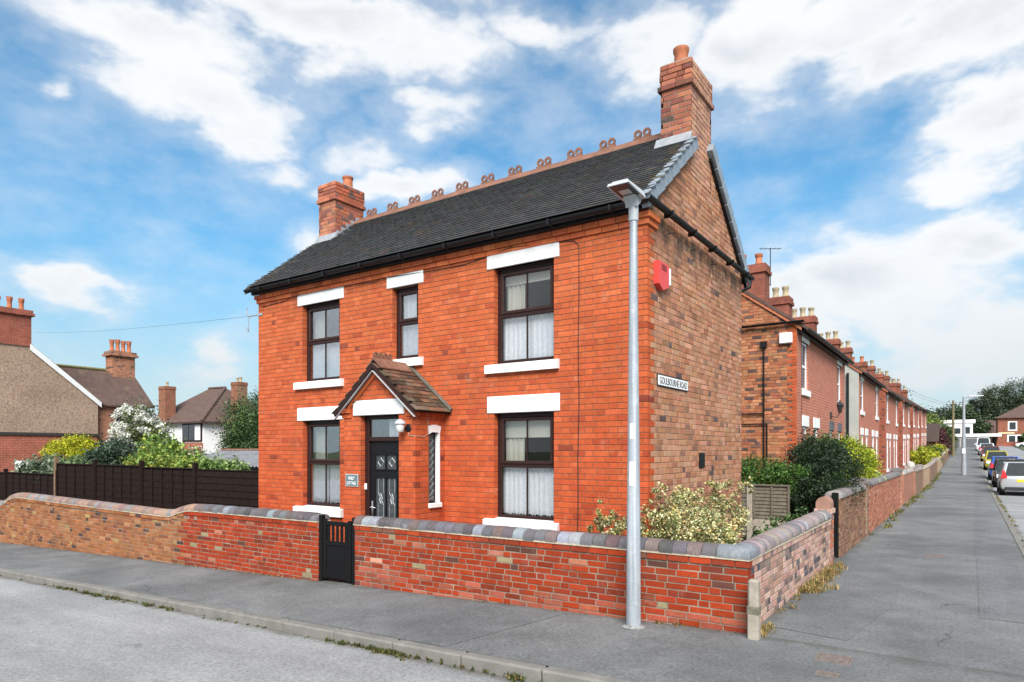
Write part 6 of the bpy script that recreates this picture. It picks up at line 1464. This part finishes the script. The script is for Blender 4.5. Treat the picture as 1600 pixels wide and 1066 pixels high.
# ---- walls in front of the terrace ----
STW = .23
def street_wall(label, y0, y1, h, tex, pier=True, cop=(.13, .12, .125), bricks=None):
    g0, g1 = gz(WX, y0), gz(WX, y1); t = thing('garden_wall', label, 'wall', (WX - .1, (y0 + y1) / 2, g0), 'low brick walls in front of the terrace')
    m = MB(); m.hexa([(WX - STW, y0, g0 - .2), (WX, y0, g0 - .2), (WX, y1, g1 - .2), (WX - STW, y1, g1 - .2), (WX - STW, y0, g0 + h), (WX, y0, g0 + h), (WX, y1, g1 + h), (WX - STW, y1, g1 + h)]); m.to('wall_core', MORTAR_W if bricks else tex, t)
    if bricks:
        b = Bricks(); b.lay('side', WX, course_rects(y0, y1, g0 - .05, g0 + h, 'mixed', WC, .235, .010, zref=g0 + h - 20 * WC), bricks, .005, .03, jd=.003)
        b.lay('front', y0, course_rects(WX - STW, WX, g0 - .05, g0 + h, 'st', WC, .235, .010, zref=g0 + h - 20 * WC), bricks, .005, .03, jd=.003)
        b.build(t, BW_O, BW_C, 60)
    n = int((y1 - y0) / .23); L = (y1 - y0) / n
    for i in range(n):
        yc = y0 + (i + .5) * L; zc = g0 + (g1 - g0) * (yc - y0) / (y1 - y0) + h
        o = put('coping_brick', COPM, None, t, (WX - STW / 2, yc, zc), (0, 0, math.pi / 2), color=jit(cop, .2)); o.scale = (L / .165, 1, 1.05)
    if pier:
        for (py_, hh) in ((y1 - .18, h + .12),):
            zz = gz(WX, py_); m = MB(); m.bbox(WX - .3, WX + .035, py_ - .02, py_ + .33, zz - .2, zz + hh, .012); pr_ = m.to('pier', tex, t)
            m = MB(); m.prism([(WX - .32, zz + hh)] + [(WX - .13 + .19 * math.cos(math.pi - math.pi * i / 10), zz + hh + .03 + .10 * math.sin(math.pi * i / 10)) for i in range(11)] + [(WX + .055, zz + hh)], 'y', py_ - .04, py_ + .35); m.to('pier_cap', plain('pier_cap_%.0f' % y0, cop, .7, .2, 8), pr_, smooth=True)
SWB = brick_tex('street_wall_brown', 1, (.22, .115, .07), (.17, .085, .055), (.24, .2, .15), course=WC, length=.24)
SWR = brick_tex('street_wall_red', 1, (.36, .12, .07), (.28, .09, .055), (.30, .24, .18), course=WC, length=.24)
SWP = brick_tex('street_wall_buff', 1, (.40, .26, .16), (.34, .21, .13), (.36, .3, .22), course=WC, length=.24)
street_wall('dark brown brick wall in front of the conifer bush', 13.1, 16.75, 1.05, SWB, True, (.16, .14, .13), bricks=[(4, (.21, .11, .065)), (3, (.17, .085, .055)), (1, (.26, .15, .09))])
street_wall('red brick wall in front of the golden bush', 17.3, 26.0, 1.08, SWR, True, (.15, .135, .13), bricks=[(4, (.34, .13, .08)), (3, (.28, .10, .06)), (1, (.38, .18, .12))])
street_wall('reddish wall after the second gap with a pale ball finial', 27.3, 32.5, 1.05, SWR, True, (.30, .27, .24))
street_wall('brown wall before the third terrace pair', 33.6, 38.8, .98, SWB, True, (.22, .19, .17))
street_wall('buff wall in front of the third terrace pair', 39.8, 45.8, .96, SWP, False, (.33, .27, .21))
street_wall('brown wall in front of the fourth terrace pair', 46.6, 56.5, .95, SWB, True, (.25, .21, .18))
street_wall('buff wall near the far end of the terrace', 57.5, 69, .9, SWP, False, (.3, .25, .2))
street_wall('low wall at the far end of the terrace', 70, 92, .9, SWB, False, (.3, .25, .2))
# gate in the gap after the pillar
g5 = thing('side_gate', 'dark narrow gate edge between the pillar and the brown wall', 'gate', (WX - .1, 12.75, 0))
m = MB(); m.bbox(WX - .12, WX - .05, 12.47, 12.55, -.1, 1.05, .006); m.bbox(WX - .12, WX - .02, 13.0, 13.09, -.1, 1.15, .006); m.to('gate_post', BLACKW, g5)
for i in range(4): m = MB(); a = 12.555 + i * .11; m.bbox(WX - .10, WX - .075, a, a + .105, .05, 1.0, .004); m.to('board', BLACKW, g5)
m = MB(); m.lathe(WX - .12, 32.4, [(.05, 1.15), (.14, 1.2), (.17, 1.30), (.14, 1.40), (.05, 1.45)], 12); o = m.to('ball_finial', plain('pale_stone', (.45, .42, .38), .85, .1), smooth=True); tag(o, 'pale stone ball on a wall pier down the street', 'finial')
BS = [(.05, .09, .03), (.08, .13, .04), (.03, .06, .02)]
YB = [(.40, .42, .03), (.50, .48, .04), (.25, .32, .03)]
bush('yellow_bush', 'yellow bush in front of the far terrace houses', 'bush', [(-2.9, 60, 1.35, .8, 2.2, .75), (-2.8, 63, 1.4, .8, 1.5, .7)], 5000, .16, YB, 51, nclump=90, base=(-2.9, 61, gz(-3, 61)))
bush('dark_bush', 'dark green bush beside the far yellow bush', 'bush', [(-2.7, 66, 1.45, .8, 1.4, .8)], 3000, .16, BS, 52, nclump=60)
bush('purple_bush', 'dark purple leaved bush at the end of the terrace', 'bush', [(-3.7, 92, 2.9, 1.7, 3, 1.5), (-2.9, 90, 2.0, .9, 2, 1.0)], 8000, .25, [(.10, .025, .035), (.07, .02, .03), (.14, .04, .04)], 53, nclump=120, base=(-3.4, 91, gz(-3, 91)))
bush('yellow_flower_bush', 'small yellow flowering bush on the far wall', 'bush', [(-2.4, 80, 1.9, .5, 2, .6)], 2500, .18, YB, 54, nclump=50)
bush('roadside_tree', 'green tree beside the telegraph pole', 'tree', [(-2.6, 101, 3.4, 1.1, 2.2, 1.7), (-2.4, 100, 2.5, .9, 2, 1.1)], 6000, .26, [(.07, .12, .03), (.11, .17, .05), (.05, .08, .025)], 55, nclump=100, base=(-2.4, 101, gz(-2, 101)), trunk_r=.15)
bush('lime_tree', 'light green tree behind the end of the terrace', 'tree', [(-7, 108, 5.2, 3.2, 4, 2.6), (-5, 110, 4.5, 2.5, 3, 2.4)], 9000, .32, [(.16, .22, .04), (.22, .28, .06), (.10, .15, .03)], 56, nclump=140, base=(-6.5, 108, gz(-6, 108)), trunk_r=.2, part='crown', stem='trunk')
bush('dark_conifer', 'dark pine rising behind the last terrace roof', 'tree', [(-10, 112, 8.5, 3.0, 3, 3.0), (-10.5, 112, 5.5, 3.4, 3, 3.2)], 8000, .35, [(.03, .045, .025), (.045, .06, .03), (.02, .035, .02)], 57, nclump=120, base=(-10, 112, gz(-10, 112)), trunk_r=.3, part='crown', stem='trunk')
bush('far_tree', 'grey green tree beyond the white building', 'tree', [(-6, 175, 8.0, 4, 5, 2.8), (-2, 178, 8.8, 4.5, 5, 3.2), (2, 180, 7.5, 4, 5, 3.4), (-10, 176, 7, 4, 5, 3)], 9000, .55, [(.06, .085, .05), (.08, .11, .06), (.045, .065, .04)], 58, nclump=140, base=(-2, 178, 3.5), trunk_r=.35, part='crown', stem='trunk')
bush('willow_tree', 'huge spreading grey green tree above the right hand house', 'tree', [(5, 178, 12.0, 4.5, 5, 3.6), (9.5, 180, 13.0, 5, 5, 4.0), (13, 181, 13.0, 4.0, 5, 4.0), (2.2, 177, 11.5, 2.5, 4, 2.4), (7, 178, 9.0, 4.5, 5, 3.8), (12, 180, 9, 4.5, 5, 4), (3.5, 177, 8.0, 2.5, 4, 2.6)], 44000, .42, [(.070, .10, .052), (.095, .125, .07), (.05, .07, .038), (.12, .15, .095)], 59, nclump=420, clump=.25, base=(8.5, 179, 4), trunk_r=.6, part='crown', stem='trunk', droop=.8, shell=.6, aspect=2.6, ntips=9)
bush('background_tree', 'distant green tree left of the willow', 'tree', [(-1, 165, 8.5, 2.6, 4, 2.4), (1.0, 166, 7, 2.5, 4, 2.2)], 5000, .45, [(.07, .11, .045), (.05, .08, .035)], 60, nclump=90, base=(0.6, 165, 3.4), trunk_r=.25, part='crown', stem='trunk')

# ---- far street: pole, lamp, buildings ----
tp = thing('telegraph_pole', 'brown wooden telegraph pole on the far pavement', 'pole', (-1.5, 93.6, gz(-1.5, 93.6)))
g0 = gz(-1.5, 93.6); m = MB(); m.tube([(-1.5, 93.6, g0 - .3), (-1.5, 93.6, g0 + 6.6)], [.16, .11], 10); m.to('shaft', plain('pole_wood', (.16, .13, .07), .9, .3, 3), tp)
m = MB(); m.box(-1.9, -1.1, 93.52, 93.6, g0 + 6.1, g0 + 6.2); m.to('cross_arm', TIMBER_G, tp)
l2 = thing('street_lamp', 'second grey street lamp further along the side pavement', 'street lamp', (-.28, 56, gz(-.3, 56)))
g0 = gz(-.3, 56); m = MB(); m.lathe(-.28, 56, [(.16, g0 - .1), (.16, g0 + .5), (.13, g0 + 1.2), (.085, g0 + 4.5), (.08, g0 + 5.45)], 14); m.to('pole', GALV, l2, smooth=True)
m = MB(); m.tube([(-.28, 56, g0 + 5.4), (.1, 56, g0 + 5.5)], .05, 8); m.hexa([(0, 55.85, g0 + 5.42), (.85, 55.85, g0 + 5.47), (.85, 56.15, g0 + 5.47), (0, 56.15, g0 + 5.42), (0, 55.87, g0 + 5.56), (.85, 55.9, g0 + 5.53), (.85, 56.1, g0 + 5.53), (0, 56.13, g0 + 5.56)]); m.to('lantern', LAMPW, l2)
m = MB(); m.box(-.37, -.19, 55.83, 55.86, g0 + 1.5, g0 + 1.85); m.to('sticker', STICK, l2)
m = MB()
for zz, dz_ in ((6.3, 0), (6.15, .2)):
    pts = []; a, b = Vector((-1.5, 93.6, gz(-1.5, 93.6) + zz)), Vector((TX - 1, 45 + dz_ * 60, 6.8 + dz_))
    for i in range(9): f = i / 8; p = a.lerp(b, f); p.z -= .5 * math.sin(math.pi * f); pts.append(p)
    m.tube(pts, .012, 3)
o = m.to('telephone_wire', TARM); tag(o, 'telephone wires from the telegraph pole to the terrace', 'wire')
def gable_shed(): pass
# brown roofed outbuilding at terrace end
ob = thing('outbuilding', 'small brick outbuilding with dark pitched roof at the terrace end', 'building', (-4, 85, gz(-4, 85))); g0 = gz(-4, 85)
m = MB(); m.box(-7, -2.9, 84.5, 88, g0 - .3, g0 + 2.3); m.to('wall', REDS, ob)
m = MB(); gable_roof(m, 'x', 86.2, 1.9, g0 + 2.2, g0 + 3.9, -7.2, -2.6, .1, .3); m.to('roof', plain('dark_brown_tiles', (.05, .032, .026), .8, .2, 3), ob)
# white flat-roofed building
wb = thing('flat_roofed_building', 'white two storey building with flat roof closing the street', 'building', (-2, 146, 3)); g0 = 3.3
m = MB(); wall_face(m, 'front', 145, -10, .6, 1.5, 7.0, [(-6, -4.6, 4.6, 6.0), (-2.9, -1.2, 4.6, 6.0), (-.7, .2, 4.4, 6.2)], .15); m.quad((.6, 145, 1.5), (.6, 153, 1.5), (.6, 153, 7.0), (.6, 145, 7.0)); m.to('wall', RENDERW, wb)
m = MB(); m.box(-10.3, 1.0, 144.6, 153, 7.0, 7.5); m.to('flat_roof', RENDERW, wb)
for a, b in ((-6, -4.6), (-2.9, -1.2), (-.7, .2)): m = MB(); m.box(a, b, 145.12, 145.16, 4.4, 6.2); m.to('window', GLASSD, wb)
m = MB(); m.box(-10, 1.8, 144.2, 144.9, 3.0, 4.0); m.to('canopy', RENDERW, wb)
# long low white garage with brick end
gr = thing('garage_block', 'low flat roofed garage with white fascia beside the brick house', 'building', (1, 141, 3))
m = MB(); m.box(-4, 1.6, 140, 146, 1.5, 4.3); m.to('wall', plain('garage_front', (.35, .33, .3), .8, .2, 1), gr)
m = MB(); m.box(1.6, 4.2, 143.5, 148, 1.5, 4.4); m.to('brick_wall', BT_XR, gr)
m = MB(); m.box(-4.2, 4.6, 139.8, 148, 4.35, 4.85); m.to('white_fascia', WHITEP, gr)
for a in (-3.5, -1.0): m = MB(); m.box(a, a + 2.2, 139.9, 139.98, 2.2, 4.0); m.to('garage_door', plain('gdoor_%.0f' % a, (.10, .10, .11), .6, .1), gr)
m = MB(); m.box(2.2, 3.2, 143.4, 143.48, 3.1, 4.1); wq = m.to('window', WHITEP, gr); m = MB(); m.box(2.4, 3.0, 143.36, 143.39, 3.25, 3.95); m.to('pane', plain('yellow_blind', (.5, .42, .12), .7, .1), wq)
m = MB(); m.box(3.4, 4.0, 143.4, 143.48, 2.6, 4.2); m.to('doorway', BLACKP, gr)
# brick house on the right with hipped roof
hr = thing('hipped_brick_house', 'brown brick house with hipped roof and white windows at the right edge', 'house', (12, 158, 3)); X0h, X1h, Y0h, Y1h = 4.5, 18.5, 154, 164
wins = [(6.0, 7.4, 5.6, 7.4), (5.9, 8.6, 3.1, 4.9), (10.0, 12.8, 5.6, 7.4), (10.0, 12.8, 3.1, 4.9)]
m = MB(); wall_face(m, 'front', Y0h, X0h, X1h, 1.5, 8.1, wins, .1); m.quad((X0h, Y1h, 1.5), (X0h, Y0h, 1.5), (X0h, Y0h, 8.1), (X0h, Y1h, 8.1)); m.to('wall', brick_tex('far_brick', 0, (.27, .09, .05), (.23, .075, .045), (.2, .12, .09)), hr)
m = MB(); o_ = .5; m.v = [(X0h - o_, Y0h - o_, 8.0), (X1h + o_, Y0h - o_, 8.0), (X1h + o_, Y1h + o_, 8.0), (X0h - o_, Y1h + o_, 8.0), (9.5, 159, 11.3), (14, 159, 11.3)]
for f in ((0, 1, 5, 4), (1, 2, 5), (2, 3, 4, 5), (3, 0, 4), (3, 2, 1, 0)): m.face(f)
m.to('roof', SLATE_B, hr)
for (a, b, c, d) in wins:
    m = MB(); q = .22; yy = Y0h + .02
    m.box(a, b, yy, yy + .1, c, c + q); m.box(a, b, yy, yy + .1, d - q, d); m.box(a, a + q, yy, yy + .1, c + q, d - q); m.box(b - q, b, yy, yy + .1, c + q, d - q)
    if b - a > 2: m.box((a + b) / 2 - .12, (a + b) / 2 + .12, yy, yy + .1, c + q, d - q)
    wq = m.to('window', WHITEP, hr); m = MB(); m.box(a + q, b - q, yy + .08, yy + .09, c + q, d - q); m.to('pane', GLASSD, wq)
m = MB(); m.box(4.55, 7.0, Y0h - .06, Y0h - .01, 5.05, 5.35); o = m.to('wall_sign', plain('pale_sign', (.6, .5, .3), .6, .1), hr)
m = MB(); m.box(5.2, 16, 150, 150.3, 1.5, 3.5); o = m.to('garden_wall', BT_XR); tag(o, 'low brick wall in front of the far right house', 'wall')
bush('clipped_hedge', 'green hedge beside the white car at the right edge', 'hedge', [(9.5, 148, 4.2, 1.6, 1, 1.6)], 3000, .3, HG, 61, nclump=60, base=(9.5, 148, 2.9))
lowr = thing('bungalow', 'low house with brown roof under the big tree', 'house', (2, 172, 3.5))
m = MB(); m.box(-3, 5.5, 168, 176, 1.5, 5.6); m.to('wall', RENDERW, lowr); m = MB(); gable_roof(m, 'x', 172, 4, 5.5, 8.2, -3.5, 6, .15, .4); m.to('roof', SLATE_B, lowr)

# ================================================================== PARKED CARS
def car_paint(name, col, metal=.4):
    m, nt = new_mat(name); finish(nt, col + (1,), .32, None, metal=metal, spec=.5, extra={'Coat Weight': .6, 'Coat Roughness': .05}); return m
TYRE = plain('tyre', (.015, .015, .016), .85, .1, 20); RIM = plain('rim', (.45, .46, .48), .35, .05, metal=.8); TAIL = plain('tail_light', (.55, .015, .015), .2, .05); HEADL = plain('head_light', (.75, .77, .8), .15, .02); BUMP = plain('bumper_plastic', (.025, .025, .028), .6, .1); PLATEY = plain('yellow_plate', (.75, .52, .03), .45, .03); PLATEW = plain('white_plate', (.75, .75, .75), .45, .03)
def make_car(label, x, y, rz, paint, L=4.0, W=1.72, H=1.46, van=False, group='cars parked along the side street'):
    """hatchback; local +y = forward, origin at ground centre"""
    g = gz(x, y) - .10
    t = thing('parked_car', label, 'car', (x, y, g), group, rz)
    t.rotation_euler = (math.atan(gz(x, y + 2) - gz(x, y - 2)) / 1.0 * .25 if abs(rz) < 1 else -math.atan(gz(x, y + 2) - gz(x, y - 2)) * .25, 0, rz)
    hl = L / 2; hw = W / 2
    # sections: (y, half width at sill, half width at belt, z sill, z belt)
    belt = .92 if not van else 1.0
    secs = [(-hl, .66, .60, .42, .80), (-hl + .06, .80, .74, .30, belt - .04), (-hl + .35, .84, .82, .22, belt), (-hl * .55, .86, .845, .20, belt), (0, .86, .845, .20, belt - .02), (hl * .42, .86, .835, .20, belt - .04), (hl * .72, .85, .79, .22, .82), (hl - .12, .78, .68, .26, .70), (hl, .60, .52, .38, .60)]
    m = MB(); S_ = 8
    for (yy, a, b, z0, z1) in secs:
        a *= hw / .86; b *= hw / .86
        m.v += [(-a * .92, yy, z0), (-a, yy, z0 + .10), (-a * 1.01, yy, (z0 + z1) / 2), (-b, yy, z1 - .05), (-b * .93, yy, z1)]
        m.v += [(b * .93, yy, z1), (b, yy, z1 - .05), (a * 1.01, yy, (z0 + z1) / 2), (a, yy, z0 + .10), (a * .92, yy, z0)]
    for i in range(len(secs) - 1):
        for k in range(9): a = i * 10 + k; m.face((a, a + 1, a + 11, a + 10)[::-1])
        a = i * 10; m.face((a + 9, a, a + 10, a + 19)[::-1])
    m.face(range(10)); m.face([len(m.v) - 1 - k for k in range(10)]); body = m.to('body', paint, t, smooth=True, local=True)
    # greenhouse: pillars and roof painted, glass set in
    gb0, gf0 = -hl + .12, hl * .52      # base rear / front
    gr0, gf1 = -hl + (.42 if not van else .18), hl * .10   # roof rear / front
    bw, rw = hw * .93, hw * .70; zb = belt - .03
    P = {'rb': (gb0, bw * .92, zb), 'fb': (gf0, bw * .95, zb - .06), 'rr': (gr0, rw, H), 'fr': (gf1, rw, H - .02)}
    m = MB()
    def pt(k, s): yy, w, z = P[k]; return (s * w, yy, z)
    # roof with rounded shoulders
    m.hexa([pt('rr', -1), pt('rr', 1), pt('fr', 1), pt('fr', -1)] + [(p[0] * .9, p[1] * (1 if i < 2 else 1), p[2] + .045) for i, p in enumerate([pt('rr', -1), pt('rr', 1), pt('fr', 1), pt('fr', -1)])]); m.to('roof', paint, t, smooth=True, local=True)
    def pillar(k0, k1, s, w=.07):
        a, b = Vector(pt(k0, s)), Vector(pt(k1, s)); return [a, b]
    m = MB()
    for s in (-1, 1):
        for k0, k1, r_ in (('rb', 'rr', .065), ('fb', 'fr', .045)): m.tube(pillar(k0, k1, s), r_, 6)
        mid0 = Vector((s * bw * .97, (gb0 + gf0) / 2 - .1, zb)); mid1 = Vector((s * rw, (gr0 + gf1) / 2 - .05, H)); m.tube([mid0, mid1], .045, 6)
    m.to('pillar', paint, t, smooth=True, local=True)
    i_ = .985
    m = MB(); m.quad(pt('rb', -1), pt('rb', 1), pt('rr', 1), pt('rr', -1)); m.to('rear_window', GLASSC, t, local=True)
    m = MB(); m.quad(pt('fb', 1), pt('fb', -1), pt('fr', -1), pt('fr', 1)); m.to('windscreen', GLASSC, t, local=True)
    for s in (-1, 1):
        m = MB(); q = [pt('rb', s), pt('fb', s), pt('fr', s), pt('rr', s)]; m.quad(*(q if s > 0 else q[::-1])); m.to('side_window', GLASSC, t, local=True)
    m = MB(); m.quad((-bw * .9, gb0, zb), (bw * .9, gb0, zb), (bw * .9, gf0, zb - .05), (-bw * .9, gf0, zb - .05)); m.to('cabin_floor', BUMP, t, local=True)
    for yy in (-hl + .68, hl - .78):
        for s in (-1, 1):
            m = MB(); xo = s * (hw - .09); n = 18
            for (xx, r_) in ((xo - s * .10, .30), (xo + s * .08, .30), (xo + s * .10, .27), (xo + s * .10, .20)):
                for k in range(n): a = 2 * math.pi * k / n; m.v.append((xx, yy + r_ * math.cos(a), .30 + r_ * math.sin(a)))
            for j in range(3):
                for k in range(n): k2 = (k + 1) % n; a = j * n; f_ = (a + k, a + k2, a + n + k2, a + n + k); m.face(f_ if s < 0 else f_[::-1])
            wh = m.to('wheel', TYRE, t, smooth=True, local=True)
            m = MB(); m.v = [(xo + s * .095, yy + .20 * math.cos(2 * math.pi * k / n), .30 + .20 * math.sin(2 * math.pi * k / n)) for k in range(n)]; m.face(range(n)); m.to('rim', RIM, wh, local=True)
            m = MB(); m.v = [(s * (hw + .006), yy + .345 * math.cos(math.pi * k / 10), .30 + .345 * math.sin(math.pi * k / 10)) for k in range(11)] + [(s * (hw + .006), yy - .345, .20), (s * (hw + .006), yy + .345, .20)]; m.face(list(range(11)) + [11, 12]); m.to('wheel_arch', BUMP, t, local=True)
    for s in (-1, 1):
        m = MB(); c = s * hw * .80; m.hexa([(c - .13, -hl + .01, .78), (c + .11, -hl + .01, .78), (c + .11, -hl + .30, .78), (c - .13, -hl + .30, .78), (c - .02 + s * .04, -hl + .10, 1.14), (c + .03 + s * .04, -hl + .10, 1.14), (c + .03 + s * .04, -hl + .27, 1.14), (c - .02 + s * .04, -hl + .27, 1.14)]); m.to('tail_light', TAIL, t, local=True)
        m = MB(); c = s * hw * .70; m.hexa([(c - .16, hl - .26, .56), (c + .12, hl - .30, .56), (c + .12, hl - .05, .56), (c - .16, hl + .01, .56), (c - .14, hl - .34, .73), (c + .12, hl - .44, .73), (c + .12, hl - .14, .73), (c - .14, hl - .06, .73)]); m.to('head_light', HEADL, t, local=True)
        m = MB(); m.bbox(s * (hw + .02) - .06, s * (hw + .02) + .09 * s + .06, gf0 - .45, gf0 - .33, belt - .02, belt + .12, .02); m.to('door_mirror', paint, t, local=True)
    m = MB(); m.bbox(-hw * .80, hw * .80, -hl - .025, -hl + .2, .24, .40, .03); m.to('rear_bumper', BUMP, t, local=True)
    m = MB(); m.bbox(-hw * .62, hw * .62, hl - .2, hl + .015, .26, .46, .03); m.to('front_grille', BUMP, t, local=True)
    m = MB(); m.box(-.26, .26, -hl - .012, -hl + .02, .62, .735); m.to('rear_plate', PLATEY, t, local=True)
    m = MB(); m.box(-.26, .26, hl - .05, hl + .02, .40, .51); m.to('front_plate', PLATEW, t, local=True)
    return t
GLASSC = plain('car_glass', (.03, .036, .038), .14, .1, 5, spec=.28)
cx_ = 1.98
make_car('silver hatchback parked nearest, seen from behind', cx_ + .02, 38.6, 0, car_paint('silver_paint', (.50, .51, .525)), 4.0)
make_car('black car parked in front of the silver hatchback', cx_ - .02, 46.2, math.pi, car_paint('black_paint', (.02, .022, .025)), 4.2)
make_car('blue car parked between the black and yellow cars', cx_ - .05, 53.8, 0, car_paint('blue_paint', (.03, .10, .42)), 4.0)
make_car('yellow car facing the camera', cx_ - .1, 66.8, math.pi, car_paint('yellow_paint', (.52, .44, .04)), 4.0)
make_car('dark red car parked behind the yellow car', cx_ - .1, 84, math.pi, car_paint('red_paint', (.20, .03, .035)), 4.2)
make_car('pale blue silver car far down the row', cx_ - .15, 102, 0, car_paint('pale_paint', (.55, .62, .68)), 4.3)
make_car('white van at the far end of the parked row', cx_ - .2, 120, math.pi, car_paint('white_paint', (.80, .80, .80), 0), 4.9, 1.85, 1.95, True)
make_car('white car parked by the hedge at the right edge', 8.6, 140, math.pi / 2, car_paint('white_paint_b', (.80, .80, .80), 0), 4.2)
